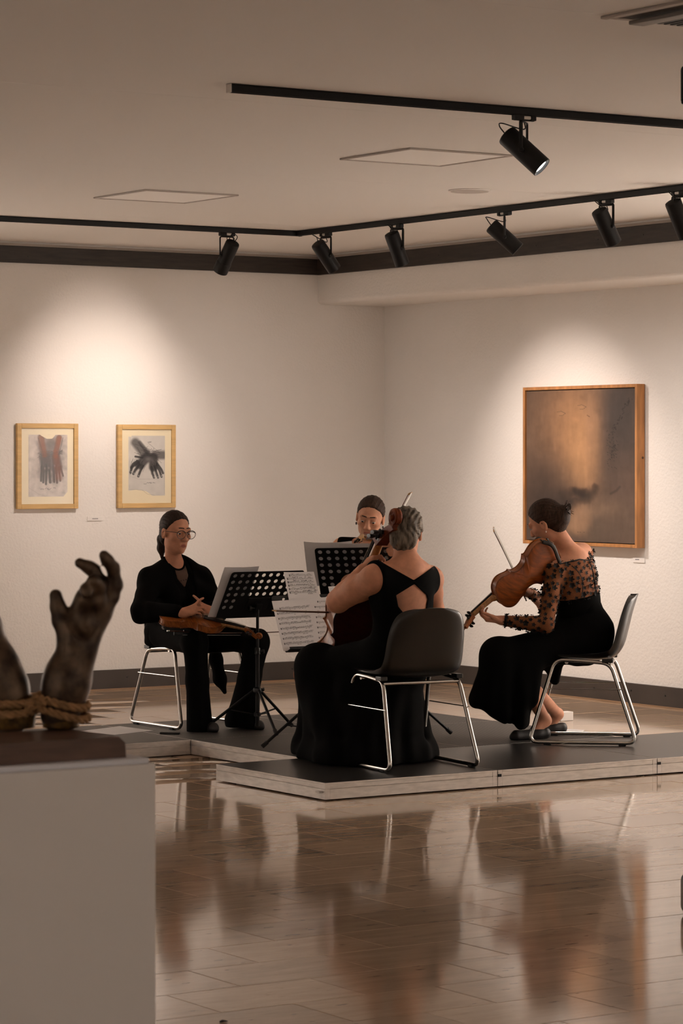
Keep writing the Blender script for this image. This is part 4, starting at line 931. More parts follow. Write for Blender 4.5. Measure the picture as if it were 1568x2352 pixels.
    for i in range(4):
        s = -1 if i < 2 else 1; y = yn+(.014+.016*(i % 2)+(.008 if s > 0 else 0))*k; z = zn-.012*k-.008*k*(i % 2)
        mb = MB(); o_ = Q(0, y, z); L_ = (.040 if cello else .042)*k*.85
        mb.lathe([(.0038*k, -.012*k), (.0046*k, .012*k), (.005*k, L_*.45), (.0075*k, L_*.5), (.0055*k, L_*.56), (.0050*k, L_*.6)], o_, rx*s, 12)
        mb.tube([o_+rx*s*L_*.58, o_+rx*s*L_*.68, o_+rx*s*L_*.85, o_+rx*s*L_, o_+rx*s*L_*1.02], [.004*k, .009*k, .011*k, .009*k, .003*k], 10, True, .45); mb.build('peg', M_ebony, t, True)
    k = k0
    # tailpiece, bridge, strings
    yb = L*.44; zb_ = rib+th+arch+.033*k*(1.05 if cello else .95)
    G = []
    for f in np.linspace(0, 1, 6):
        y = lerp(L*.012, L*.30, f); hw = lerp(.007, .0215, f**.8)*k; z = lerp(rib+.010*k, rib+th+arch+.013*k, min(1, f*1.4)); G.append([Q(hw*u, y, z+.003*k*(1-u*u)) for u in np.linspace(-1, 1, 5)])
    MB().grid(G).build('tailpiece', M_ebony, t, True, solid=.004*k)
    mb = MB(); hb = zb_-rib-th-arch*.8
    pts = [(-.0205, 0), (-.0205, .1), (-.012, .35), (-.0185, .55), (-.020, .8), (-.012, .95), (0, 1.), (.012, .95), (.020, .8), (.0185, .55), (.012, .35), (.0205, .1), (.0205, 0), (.009, 0), (.006, .22), (0, .3), (-.006, .22), (-.009, 0)]
    V = [Q(x*k, yb+d, rib+th+arch*.8+z*hb) for d in (-.002*k, .002*k) for x, z in pts]; m_ = len(pts)
    mb.add(V, [tuple(range(m_)), tuple(range(2*m_-1, m_-1, -1))]+[(i, (i+1) % m_, m_+(i+1) % m_, m_+i) for i in range(m_)]); mb.build('bridge', M_bridge, t)
    for i in range(4):
        u = -1.5+i; zt_ = zb_-(.0012*k if abs(u) > 1 else 0)
        MB().tube([Q(u*.0105*k, L*.298, rib+th+arch+.016*k), Q(u*.0108*k, yb, zt_), Q(u*.0052*k, yn-.002*k, z1+.0065*k), Q(u*.003*k, yn+.02*k, zn-.008*k)], .0006*k if not cello else .0005*k, 5).build('string', M_string, t)
    # f-holes as inlaid dark slots, purfling
    for s in (-1, 1):
        F_ = spline([(s*.058, .49), (s*.054, .505), (s*.046, .50), (s*.045, .48), (s*.062, .44), (s*.080, .40), (s*.081, .375), (s*.072, .372), (s*.069, .388)] and [A(s*.070, .515, 0), A(s*.060, .518, 0), A(s*.054, .50, 0), A(s*.075, .44, 0), A(s*.096, .385, 0), A(s*.094, .365, 0), A(s*.082, .368, 0)], 5)
        def zs(x, y):
            best = 0
            for q in (1., .97, .9, .8, .68, .55, .4, .25, .1):
                pass
            dx, dy = x/.20, (y-.5)/.5; q = min(1, math.hypot(dx*.9, dy)); return rib+th+arch*max(0, 1-(q/.97)**1.8)
        mb = MB(); mb.tube([Q(p[0]*L*wscale, p[1]*L, zs(p[0], p[1])) for p in F_], .0024*k, 6); mb.build('f_hole', M_boneblk, t)
    for z, nm in ((-th-.0000, 'back_purfling'),):
        mb = MB(); W_ = [(x*.955, (y-.5*L)*.972+.5*L) for x, y in O]; mb.tube([Q(x, y, z-.0006*k) for x, y in W_+W_[:1]], .0006*k, 4, False); mb.build(nm, M_boneblk, t)
    if cello:
        MB().tube([Q(0, -.005, rib*.45), Q(0, -.05, rib*.45), Q(0, -.052, rib*.45), Q(0, -.33, rib*.45)], [.013, .011, .0045, .0035], 10).build('endpin', M_steel, t, True)
    else:
        S = Sdf(); S.ell(Q(-.055*k, .045*k, rib+th+.014*k), (.040*k, .028*k, .009*k), M, .01).ell(Q(-.055*k, .048*k, rib+th+.026*k), (.030*k, .018*k, .008*k), M, .006*k, 's').cap(Q(-.02*k, .004*k, rib+.006*k), Q(-.06*k, .006*k, rib+.006*k), .005*k, .005*k, .008); S.build('chin_rest', .002, M_ebony, t, A(0, 0, 0))
        mb = MB()
        for x in (-.028, -.045): mb.tube([Q(x*k, .0, -.002), Q(x*k, -.001, rib+.004)], .002, 6)
        mb.build('chin_rest_clamp', M_steel, t)
        mb = MB(); mb.tube(spline([Q(-.10*k, .045*k, -.016*k), Q(-.06*k, .020*k, -.030*k), Q(0, .022*k, -.026*k), Q(.06*k, .035*k, -.030*k), Q(.095*k, .055*k, -.014*k)], 6), .0065*k, 8, True, 1.5)
        for x, y in ((-.10, .045), (.095, .055)): mb.tube([Q(x*k, y*k, -.016*k), Q(x*k*1.04, y*k, .004*k)], .003*k, 6)
        mb.build('shoulder_rest', M_boneblk, t, True)
    return t, M, (lambda x, y, z: P0+A(x, y, z) @ M)
def bow(name, label, frog, tip, hairdir, L=.74, cello=False):
    frog = np.asarray(frog, float); ax = nrm(np.asarray(tip)-frog); h = nrm(hairdir-ax*np.dot(hairdir, ax)); t = thing(name, label, 'bow', frog, 0, 'bows of the players'); r = .0042 if not cello else .005
    if cello: L = .71
    S_ = lambda f: ax*L*f-h*(.0)+h*(.013*math.sin(PI*min(1, max(0, (f-.08)/.92)))) if 0 else ax*L*f+h*.011*math.sin(PI*f)
    MB().tube([S_(f) for f in np.linspace(0, 1, 20)], np.linspace(r, r*.62, 20), 8).build('stick', M_bowwood, t, True)
    sd = np.cross(ax, h); M = np.array([sd, ax, h])
    MB().bbox((-.005, .03, .003), (.005, .085, .024), .002, M).build('frog', M_ebony, t)
    MB().tube([ax*-.012, ax*.002], r*1.05, 8).build('adjuster_screw', M_steel, t, True)
    mb = MB(); mb.add([A(x, y, z) @ M for x, y, z in ((-.003, L-.012, 0), (.003, L-.012, 0), (.003, L+.003, 0), (-.003, L+.003, 0), (-.003, L-.004, .022), (.003, L-.004, .022), (.003, L+.008, .024), (-.003, L+.008, .024))],
                     [(0, 1, 2, 3), (4, 7, 6, 5), (0, 4, 5, 1), (1, 5, 6, 2), (2, 6, 7, 3), (3, 7, 4, 0)]); mb.build('tip_plate', M_bridge, t)
    MB().box((-.0045, .08, .0215), (.0045, L, .0228), M).build('hair_ribbon', M_hair, t)
    MB().tube([ax*.09, ax*.15], r*1.35, 8).build('grip', M_boneblk, t, True); return t
# viola lying on the lap of the bespectacled player
vA0, vA1 = at(369, 1419, 16.13), at(588, 1461, 16.00)
VA = fiddle('violin', 'violin lying flat across the lap of the bespectacled player', 'violin', .365, vA0, vA1-vA0, UP*.93-FW*.30+RT*.12, group='bowed string instruments')
bow('violin_bow', 'bow lying level across the knees of the bespectacled player', at(388, 1449, 16.02), at(646, 1450.5, 16.36), A(0, 0, -1))
# viola of the right player: back turned to the camera
vR0, vR1 = at(1280, 1264, 15.50), at(1066, 1440, 15.36)
VR = fiddle('viola', 'orange brown viola seen from behind, held by the player in lace at right', 'viola', .428, vR0, vR1-vR0, FW*.80+UP*.22-RT*.56, rib=.036, arch=.017, neck=.355, group='bowed string instruments')
bow('viola_bow', 'viola bow pointing up behind the viola at right', at(1207, 1377, 15.72), at(1137, 1228, 16.32), nrm(at(1064, 1440, 15.3)-at(1268, 1272, 15.4))*-.2-FW*.9)
# violin of the middle player
vB0, vB1 = at(820, 1262, 16.50), at(905, 1243, 15.98)
VB = fiddle('violin', 'dark red violin under the chin of the middle player', 'violin', .355, vB0, vB1-vB0, UP*.80-FW*.50-RT*.25, group='bowed string instruments')
bow('violin_bow', 'bow of the middle player, tip rising above the grey haired cellist head', at(832, 1325, 15.98), at(928, 1152, 16.45), RT*.4-FW*.5)
# cello leaning on the cellist
cS, cP = A(8.112, 11.80, 1.275), A(8.235, 12.73, ZS); cax = nrm(cS-cP); cL = .755
cE = cS-cax*(cL*1.37+.175)
VC = fiddle('cello', 'dark red cello leaning on the shoulder of the grey haired player', 'cello', cL, cE, cax, A(.16, 1, .3), rib=.118, arch=.030, neck=.36, cello=True, hs=1.22, group='bowed string instruments')
bow('cello_bow', 'cello bow stretching level across the open score', A(8.33, 12.335, .815), A(7.60, 12.17, .862), A(0, 1, .1), cello=True)

# ------------------------------------------------------------------ the four players
def skin_mat(name, c):
    m = mat(name, c, .6, spec=.2, noise=(35, .10)); b = m.node_tree.nodes['Principled BSDF']; b.inputs['Subsurface Weight'].default_value = .06; b.inputs['Subsurface Radius'].default_value = (.012, .005, .003); b.inputs['Subsurface Scale'].default_value = .5; return m
M_skin = skin_mat('skin', rgb(196, 140, 112)); M_skin2 = skin_mat('skin_pale', rgb(200, 148, 120))
M_lip = skin_mat('lip_skin', rgb(164, 100, 84)); M_eye = mat('eye_white', (.55, .5, .46), .3); M_iris = mat('eye_iris', (.02, .013, .01), .2)
M_brow = mat('brow_hair', rgb(50, 34, 25), .8)
M_cloth = mat('black_cloth', (.0045, .0043, .0042), .95, spec=.06, bump=(300, .2, .001)); M_cloth2 = mat('black_dress_cloth', (.0035, .0034, .0033), .95, spec=.06)
M_shoe = mat('black_shoe', (.010, .009, .009), .5); M_lens = bpy.data.materials['picture_glass']
def hair_mat(name, c1, c2, sc_=(60, 60, 12)):
    m = mat(name, c1, .62, spec=.2, noise=(2.2, .3, sc_, c2)); nt = m.node_tree; N = nt.nodes
    bp = N.new('ShaderNodeBump'); bp.inputs['Strength'].default_value = .5; bp.inputs['Distance'].default_value = .003
    nt.links.new(N['Noise Texture'].outputs['Fac'], bp.inputs['Height']); nt.links.new(bp.outputs[0], N['Principled BSDF'].inputs['Normal']); return m
M_hdark = hair_mat('dark_brown_hair', rgb(38, 26, 19), rgb(66, 46, 34)); M_hblack = hair_mat('blackish_brown_hair', rgb(30, 21, 16), rgb(52, 37, 28))
M_hgrey = hair_mat('grey_streaked_hair', rgb(36, 30, 26), rgb(128, 116, 102), (26, 26, 7))

def head_frame(c, fwd, up): return np.asarray(c, float), frame(fwd, up)
def head(S, c, M, s=1.):
    H = lambda x, y, z: c+A(x, y, z)*s @ M; R = lambda *r: tuple(v*s for v in r)
    S.ell(H(0, -.015, .030), R(.074, .092, .086), M, .02).ell(H(0, .024, -.033), R(.057, .062, .084), M, .03)
    S.ell(H(0, .038, -.078), R(.037, .044, .034), M, .025).ell(H(0, .067, -.101), R(.018, .016, .016), M, .015)
    for q in (-1, 1):
        S.ell(H(q*.042, .055, -.020), R(.023, .022, .019), M, .02).ell(H(q*.039, .004, -.064), R(.016, .028, .030), M, .03)
        S.ell(H(q*.032, .100, .004), R(.019, .016, .013), M, .016, 's')
        S.ell(H(q*.031, .0755, .0105), R(.0155, .0132, .0090), M, .003).ell(H(q*.031, .0755, -.0075), R(.0145, .0118, .0070), M, .003)
        S.ell(H(q*.076, -.008, -.008), R(.010, .020, .032), M, .008).ell(H(q*.084, -.004, -.006), R(.007, .011, .018), M, .006, 's')
        S.cap(H(q*.012, .083, .025), H(q*.044, .074, .026), .0085*s, .007*s, .014)
        S.ell(H(q*.0115, .093, -.036), R(.0085, .0095, .0075), M, .006)
    S.cap(H(0, .080, .020), H(0, .101, -.030), .0085*s, .0115*s, .012)
    S.cap(H(-.018, .079, -.0625), H(.018, .079, -.0625), .0065*s, None, .006).cap(H(-.015, .079, -.0725), H(.015, .079, -.0725), .0075*s, None, .005)
    S.cap(H(-.022, .0885, -.0675), H(.022, .0885, -.0675), .0022*s, None, .004, 's'); return H
def hand(S, w, d, n, left, curls, spread=0., s=.93, thumb=(.6, .6, .35), idx=None, kk=.006):
    d = nrm(d); n = nrm(np.asarray(n)-d*np.dot(n, d)); t = np.cross(n, d) if left else np.cross(d, n); w = np.asarray(w, float)
    Q = lambda x, y, z: w+(d*x+t*y+n*z)*s                # along fingers, to the thumb, to the palm
    S.cap(Q(-.02, 0, 0), Q(.012, 0, 0), .023*s, .022*s, .015)
    off = (.028, .0095, -.0095, -.027); mc = (.084, .088, .083, .074); ln = ((.042, .026, .021), (.047, .029, .022), (.043, .027, .021), (.034, .020, .018)); rd = (.0088, .009, .0085, .0075)
    for i in range(4):
        S.cap(Q(.010, off[i]*.55, 0), Q(mc[i], off[i], -.001), .0145*s, .0105*s, .012)
        p = Q(mc[i], off[i], 0); a = 0; c_ = curls[i] if isinstance(curls[0], (tuple, list)) else curls
        sp = math.radians(spread*(1.5-i)); fd = d*math.cos(sp)+t*math.sin(sp)
        if i == 0 and idx is not None: c_ = idx[1]; fd = nrm(d*math.cos(math.radians(idx[0]))+t*math.sin(math.radians(idx[0])))
        for j in range(3):
            a += math.radians(c_[j]); q2 = p+(fd*math.cos(a)+n*math.sin(a))*ln[i][j]*s
            S.cap(p, q2, rd[i]*s*(1-.07*j), rd[i]*s*(.93-.08*j), kk if j == 0 else .003); p = q2
    td = nrm(d*thumb[0]+t*thumb[1]+n*thumb[2]); p0 = Q(.018, .016, .006); p1 = p0+td*.043*s; t2 = nrm(td+d*.35); p2 = p1+t2*.033*s; p3 = p2+nrm(t2+d*.2)*.026*s
    S.cap(p0, p1, .0155*s, .0115*s, .014).cap(p1, p2, .0105*s, .0095*s, .004).cap(p2, p3, .0095*s, .0075*s, .003)
    S.cap(Q(.012, -.018, .006), Q(.06, -.022, .005), .012*s, .011*s, .012); return S
def torso_frame(pel, nk, shL, shR):
    up = nrm(nk-pel); rt = shR-shL; rt = nrm(rt-up*(rt @ up)); return np.array([rt, np.cross(up, rt), up]), np.linalg.norm(nk-pel)
def torso(S, pel, nk, shL, shR, g=1., bust=True, hip=1.):
    M, H = torso_frame(pel, nk, shL, shR); P = lambda x, y, z: pel+A(x, y, z*H) @ M; R = lambda *r: tuple(v*g for v in r)
    S.ell(P(0, 0, -.02), tuple(v*hip for v in R(.172, .125, .125)), M, .06).ell(P(0, .0, .30), R(.133, .098, .16), M, .08).ell(P(0, .0, .60), R(.150, .104, .18), M, .07)
    S.ell(P(0, -.015, .80), R(.13, .075, .10), M, .06)
    S.cap(shL, shR, .050*g, None, .05).cap(P(0, -.012, .93), shL, .044*g, .044*g, .05).cap(P(0, -.012, .93), shR, .044*g, .044*g, .05)
    if bust:
        for q in (-1, 1): S.ell(P(q*.068, .080, .60), R(.060, .055, .060), M, .04)
    return M, H, P
def arm(S, a, b, c, g=1., k=.03, rs=(.050, .045, .038, .037, .026)):
    m1 = lerp(a, b, .45); m2 = lerp(b, c, .3)
    S.cap(a, m1, rs[0]*g, rs[1]*g, k).cap(m1, b, rs[1]*g, rs[2]*g, .02).cap(b, m2, rs[2]*g, rs[3]*g, .02).cap(m2, c, rs[3]*g, rs[4]*g, .02)
def shoe(name, heel, toe, parent, base, w=.038):
    heel = np.asarray(heel, float); toe = np.asarray(toe, float); f = nrm(toe-heel); M = frame(f); L = np.linalg.norm(toe-heel); S = Sdf()
    S.cap(heel+f*.03+M[2]*.032, heel+f*.07+M[2]*.03, .034, .032, .02).cap(heel+f*.07+M[2]*.026, toe-f*.05+M[2]*.020, .032, w*.82, .02).cap(toe-f*.05+M[2]*.02, toe-f*.028+M[2]*.015, w*.74, .011, .02)
    S.plane(heel, -M[2], .004).ell(heel+f*.06+M[2]*.075, (.026, .055, .026), M, .008, 's')
    return S.build(name, .004, M_shoe, parent, base)
def face_parts(t, H, M, base, s=1., look=(0, 0, 0), gaze=-.25):
    for q in (-1, 1):
        c = H(q*.031, .0762, .0015)-base; g_ = nrm(A(q*.10, 1, gaze) @ M)
        e = MB().lathe([(.0113*s*math.sin(a), -.0113*s*math.cos(a)) for a in np.linspace(.02, PI-.02, 12)], c, g_, 16).build('eye', M_eye, t, True)
        MB().lathe([(.0058*s, .0095*s), (.0054*s, .0102*s), (.003*s, .0112*s), (.0005, .0115*s)], c, g_, 14).build('iris', M_iris, e, True)
        B = [H(q*x, y, z)-base for x, y, z in ((.010, .0925, .0315), (.024, .0875, .0330), (.036, .0800, .0315), (.046, .070, .0255))]
        if q > 0:
            for z, r_ in ((-.0635, .0042), (-.0722, .0050)): MB().tube(spline([H(x, .0866-14*x*x, z+.9*abs(x)*.08*(1 if z < -.07 else -1))-base for x in (-.0215, -.012, 0, .012, .0215)], 4), [.0008*s]+[r_*s*.8]*3+[r_*s]*9+[r_*s*.8]*3+[.0008*s], 8).build('lip', M_lip, t, True)
        MB().tube(spline(B, 4), [.0038*s]*4+[.0042*s]*5+[.0022*s]*4, 6, True, .8).build('eyebrow', M_brow, t, True)
def body_build(S, h, t, base, H, M, mats, extra=None):
    o = S.build('body', h, mats, t, base); me = o.data; n = len(me.polygons); c = np.empty(n*3, np.float32); me.polygons.foreach_get('center', c); c = c.reshape(-1, 3)+base
    hc = H(0, 0, 0); l = (c-hc) @ M.T; idx = np.zeros(n, np.int32)
    if extra is not None: idx[extra(c)] = 2
    me.polygons.foreach_set('material_index', idx); return o

def hair_cap(S, c, M, s=1., g=1., k=.01, a=.0135, b=.72):
    H = lambda x, y, z: c+A(x, y, z)*s @ M
    S.ell(H(0, -.016, .033), tuple(v*s*g for v in (.0815, .0985, .0925)), M, .02).ell(H(0, -.058, -.035), tuple(v*s for v in (.062, .045, .055)), M, .03)
    def groove(P):
        x, y, z = ((P-c) @ M[0])/s, ((P-c) @ M[1])/s, ((P-c) @ M[2])/s; th = np.arctan2(z+.02, x); return (.0009*np.sin(th*37+y*20)+.0006*np.sin(th*71+y*35+1.))*s
    S.fn(groove, 'disp')
    S.fn(lambda P: ((P-c) @ M[1]/s-a-b*((P-c) @ M[2])/s+.0012*np.sin((P-c) @ M[0]/s*190)+.0008*np.sin((P-c) @ M[0]/s*430))/1.23*s, 'cut', .010)
    return H

# ---- bespectacled player at left
pel = A(8.335, 14.37, .640); nk = at(401, 1298, 16.44); shR, shL = at(345, 1331, 16.36), at(459, 1329, 16.55)
elR, wrR, elL, wrL = at(326, 1406, 16.20), at(419, 1408, 16.04), at(500, 1402, 16.42), at(490, 1406, 16.10)
hpR, hpL = A(8.25, 14.33, .625), A(8.43, 14.33, .625); knR, knL = at(447, 1474, 16.12), at(588, 1474, 16.24)
anR, anL = at(456, 1655, 16.24), at(553, 1652, 16.36)
base = A(8.335, 14.2, ZS); t = thing('person', 'woman with round glasses and a dark ponytail, black jacket and trousers, seated with folded hands', 'person', base, 0, 'players of the string quartet')
hc, HM = head_frame(at(403, 1222, 16.38), RT*.63-FW*.77-UP*.10, UP+RT*.03)
S = Sdf(); TM, TH_, TP = torso(S, pel, nk, shL, shR, .96); S.cap(TP(0, -.012, .93), hc+A(0, -.018, -.07) @ HM, .050, .045, .03); H = head(S, hc, HM)
arm(S, shL, elL, wrL, .92); arm(S, shR, elR, wrR, .92)
hand(S, wrR, RT*.92+UP*.30-FW*.1, FW*.7-UP*.55, False, (38, 42, 25), 2, .90, (.8, .35, .3), (46, (14, 16, 8)))
hand(S, wrL, -RT*.90+UP*.32-FW*.15, FW*.7-UP*.5, True, (34, 46, 25), 2, .90, (.8, .35, .3), (44, (12, 14, 6)))
for hp, kn, an in ((hpR, knR, anR), (hpL, knL, anL)): S.cap(hp, kn, .078, .055, .04).cap(kn, an, .052, .036, .02)
S.cap(anR, A(*anR[:2], ZS)+nrm(A(.10, -1, 0))*.10+UP*.026, .030, .015, .02).cap(anL, A(*anL[:2], ZS)+nrm(A(.28, -1, 0))*.10+UP*.026, .030, .015, .02)
body_build(S, .004, t, base, H, HM, [M_skin, M_lip]); face_parts(t, H, HM, base)
# top with round neck, sheer V at the throat
S = Sdf(); torso(S, pel, nk, shL, shR, .96); S.iso(.006)
vcut = lambda P: np.maximum(np.abs((P-pel) @ TM[0]+.004)-np.clip(((P-pel) @ TM[2]-.74*TH_)*.60, 0, .036), -((P-pel) @ TM[1]-.0))
S.ell(TP(0, .055, 1.15), (.058, .085, .062), TM, .004, 's').fn(lambda P: -vcut(P)); S.plane(TP(0, 0, .10), -TM[2]); S.build('top', .006, M_cloth, t, base)
S = Sdf(); torso(S, pel, nk, shL, shR, .96); S.iso(.003); S.ell(TP(0, .055, 1.155), (.058, .085, .062), TM, .004, 's').fn(lambda P: vcut(P)-.004); M_sheer = mat('sheer_brown_mesh', rgb(84, 58, 44), .7)
S.build('sheer_panel', .005, M_sheer, t, base)
mb = MB(base)
for z in range(4):
    for x in range(3):
        p = TP((x-1)*.016-.004, .0, .68+.055*z); d_ = Sdf().ext(S); y = .16
        while y > 0 and d_.ev((p+TM[1]*y)[None, :])[0] > 0: y -= .002
        if y > .01: mb.lathe([(.0032, 0), (.0032, .001), (.001, .0014)], p+TM[1]*y, TM[1], 7)
if mb.v: mb.build('dot', M_cloth, t)['kind'] = 'stuff'
nl = []
for a in np.linspace(-1.15, 1.15, 15):
    p = TP(.056*math.sin(a), .02, 1.125-.135*math.cos(a)); y = .16
    S2 = Sdf(); S2.p = S.p[:-2]
    while y > -.05 and S2.ev((p+TM[1]*y)[None, :])[0] > 0: y -= .002
    nl.append(p+TM[1]*y)
MB(base).tube(nl, .0058, 8).build('neck_band', M_cloth, t, True)
# jacket
S = Sdf(); torso(S, pel, nk, shL, shR, 1.0); S.iso(.014)
arm(S, shL, elL, lerp(elL, wrL, .93), 1.15, .05, (.046, .050, .053, .050, .038)); arm(S, shR, elR, lerp(elR, wrR, .88), 1.15, .05, (.046, .050, .055, .050, .038))
S.cap(TP(-.15, -.02, .05), A(8.19, 14.42, .57), .05, .035, .04).cap(TP(.13, -.02, .0), A(8.50, 14.36, .55), .05, .04, .04)
op = lambda P: np.maximum(np.abs((P-pel) @ TM[0]+.006)-(.030+np.clip(((P-pel) @ TM[2]-.35*TH_)*.14, 0, .06)), -((P-pel) @ TM[1]-.0))
S.fn(lambda P: -op(P)); S.ell(TP(0, .03, 1.16), (.054, .085, .075), TM, .005, 's'); S.plane(TP(0, 0, -.16), -TM[2])
S.fn(lambda P: .0035*np.sin(P[..., 2]*55+6*np.sin(P[..., 0]*9)), 'disp'); S.build('jacket', .006, M_cloth, t, base)
for q in (-1, 1):                                    # lapels
    P_ = [TP(q*.052, -.03, 1.13), TP(q*.056, .040, 1.02), TP(q*.075, .112, .74), TP(q*.045, .135, .50), TP(q*.034, .12, .30)]
    MB(base).tube(spline(P_, 5), [.012]*6+[.016]*6+[.012]*5+[.007]*4, 8, True, .5).build('lapel', M_cloth, t, True)
S = Sdf(); c0, c1, c2 = at(496, 1515, 16.62), at(505, 1560, 16.60), at(516, 1590, 16.58); S.cap(at(494, 1490, 16.6), c0, .03, .035, .03).cap(c0, c1, .035, .036, .03).cap(c1, c2, .034, .012, .03); S.build('hanging_jacket_tail', .006, M_cloth, t, base)
# trousers
S = Sdf(); S.ell(TP(0, 0, .02), (.178, .135, .13), TM, .05)
for hp, kn, an, r in ((hpR, knR, at(458, 1674, 16.18), .076), (hpL, knL, at(557, 1654, 16.31), .100)):
    mid = lerp(kn, an, .45); S.cap(hp, kn, .098, .072, .05).cap(kn, mid, .070, .062, .03).cap(mid, an, .062, r, .03)
    S.fn(lambda P, an=an: np.where(np.linalg.norm((P-an)[..., :2], axis=-1) < .16, (an[2]-.034)-P[..., 2], -1.), 'cut', .004)
S.fn(lambda P: .003*np.sin(P[..., 0]*90+P[..., 2]*8), 'disp'); S.build('trousers', .006, M_cloth, t, base)
shoe('shoe', A(*anR[:2], ZS)-nrm(A(.10, -1, 0))*.05, A(*anR[:2], ZS)+nrm(A(.10, -1, 0))*.19, t, base); shoe('shoe', A(*anL[:2], ZS)-nrm(A(.28, -1, 0))*.05, A(*anL[:2], ZS)+nrm(A(.28, -1, 0))*.19, t, base)
# hair: swept back, low ponytail
S = Sdf(); HH = hair_cap(S, hc, HM, 1., .985, a=.002, b=.70); S.build('hair', .0028, M_hblack, t, base)
S = Sdf(); S.chain([HH(0, -.10, -.02), HH(-.0, -.128, -.055), HH(.0, -.125, -.11), HH(0, -.11, -.165)], [.022, .024, .022, .008], .02); S.build('ponytail', .004, M_hblack, t, base)
MB(base).lathe([(.020, -.006), (.024, 0), (.020, .006)], HH(0, -.108, -.03), A(0, -.6, -.8) @ HM, 14).build('hair_tie', M_cloth, t, True)
# glasses
M_gl = mat('brown_spectacle_frame', rgb(34, 22, 18), .35); g = thing('glasses', '', '', (0, 0, 0)); 
for k_ in ('label', 'category'): del g[k_]
g.parent = t
for q in (-1, 1):
    R_ = [H(q*(.0345+.0300*math.cos(a)*(1 if math.sin(a) < .3 else 1.03)), .1050-.10*abs(.0300*math.cos(a)*q)*.4, -.001+.0250*math.sin(a)*(.80 if math.sin(a) > 0 else 1.05))-base for a in np.linspace(0, 2*PI, 25)]
    MB().tube(R_, .0017, 6, False).build('rim', M_gl, g, True)
    MB().tube([R_[k]+nrm(R_[6]-R_[18])*.0008 for k in (1, 3, 5, 7, 9, 11)], .0024, 6).build('brow_bar', M_gl, g, True)
    cen = sum(R_[:-1])/24; MB().add([cen]+R_[:-1], [(0, i+1, (i+1) % 24+1) for i in range(24)]).build('lens', M_lens, g)
    MB().tube([H(q*.0640, .1030, .008)-base, H(q*.070, .085, .009)-base, H(q*.0785, .0, .006)-base, H(q*.080, -.02, -.006)-base], .0018, 6).build('temple', M_gl, g, True)
MB().tube(spline([H(-.008, .103, .007)-base, H(0, .105, .010)-base, H(.008, .103, .007)-base], 4), .0017, 6).build('bridge', M_gl, g, True)

# ---- middle player, mostly hidden
pel = A(9.37, 13.87, .645); nk = at(838, 1250, 16.60); shR, shL = at(785, 1258, 16.62), at(893, 1258, 16.55)
base = A(9.3, 13.8, ZS); t = thing('person', 'woman in a black sleeveless dress behind the middle stand, head bowed over a violin', 'person', base, 0, 'players of the string quartet')
hc, HM = head_frame(at(850, 1188, 16.50), -FW*.90-RT*.16-UP*.30, UP+RT*.12-FW*.2)
S = Sdf(); TM, TH_, TP = torso(S, pel, nk, shL, shR, .95); S.cap(TP(0, -.012, .93), hc+A(0, -.02, -.07) @ HM, .050, .047, .035); H = head(S, hc, HM)
elR, wrR = at(765, 1345, 16.35), at(822, 1322, 16.02); elL, wrL = at(905, 1330, 16.25), at(897, 1262, 16.03)
arm(S, shL, elL, wrL, .92); arm(S, shR, elR, wrR, .92)
hand(S, wrR, RT*.7+UP*.2-FW*.5, -UP, False, (30, 40, 25), 3, .9); hand(S, wrL, UP*.8-RT*.2-FW*.3, -FW*.8-RT*.4, True, (45, 60, 40), 2, .88)
body_build(S, .004, t, base, H, HM, [M_skin2, M_lip]); face_parts(t, H, HM, base, gaze=-.45)
S = Sdf(); torso(S, pel, nk, shL, shR, .95); S.iso(.006); S.ell(TP(0, .05, .97), (.075, .12, .11), TM, .004, 's')
for sh, q in ((shL, -1), (shR, 1)): S.fn(lambda P, sh=sh, q=q: ((P-pel) @ TM[0])*q-(.150-.0*P[..., 0]), 'cut')
S.build('dress_bodice', .006, M_cloth2, t, base)
S = Sdf(); F_ = A(-.68, -.73, 0); R_ = A(-.73, .68, 0); S.ell(pel, (.185, .15, .14), frame(F_), .05)
for q in (-1, 1):
    hp = pel+R_*.09*q; kn = hp+F_*.40+R_*.05*q-UP*.06; S.cap(hp, kn, .10, .075, .06).cap(kn, A(kn[0], kn[1], .16)-F_*.06, .075, .11, .06)
S.cap(pel+F_*.35-UP*.08, A(*(pel+F_*.3)[:2], .16), .07, .10, .06); S.plane(A(0, 0, ZS+.012), -UP); S.build('skirt', .009, M_cloth2, t, base)
S = Sdf(); HH = hair_cap(S, hc, HM, 1., .985, a=.000, b=.74); S.ell(HH(0, -.115, .03), (.035, .03, .035), HM, .01); S.build('hair', .0028, M_hdark, t, base)
for q in (-1, 1): MB(base).lathe([(.001, -.012), (.0045, -.006), (.005, 0), (.0035, .005)], H(q*.078, -.008, -.050), UP, 10).build('earring', M_gl, t, True)

# ---- cellist, back to the camera
pel = A(8.205, 11.91, .650); nk = at(932, 1287, 14.36); shL, shR = at(860, 1327, 14.28), at(988, 1330, 14.50)
elL, wrL = at(776, 1381, 14.49), at(832, 1310, 14.42); elR, wrR = at(1000, 1400, 14.62), A(8.30, 12.26, .83)
base = A(8.2, 12.0, ZS); t = thing('person', 'grey haired cellist seen from behind in a long black dress with a cut out back', 'person', base, 0, 'players of the string quartet')
hc, HM = head_frame(at(932, 1224, 14.44), FW*.97+RT*.16-UP*.18, UP+RT*.04)
S = Sdf(); TM, TH_, TP = torso(S, pel, nk, shL, shR, 1.06, hip=1.05); S.cap(TP(0, -.012, .93), hc+A(0, -.03, -.07) @ HM, .058, .055, .04); H = head(S, hc, HM, 1.)
arm(S, shL, elL, wrL, 1.2, .05, (.046, .056, .047, .042, .026)); arm(S, shR, elR, wrR, 1.1, .04)
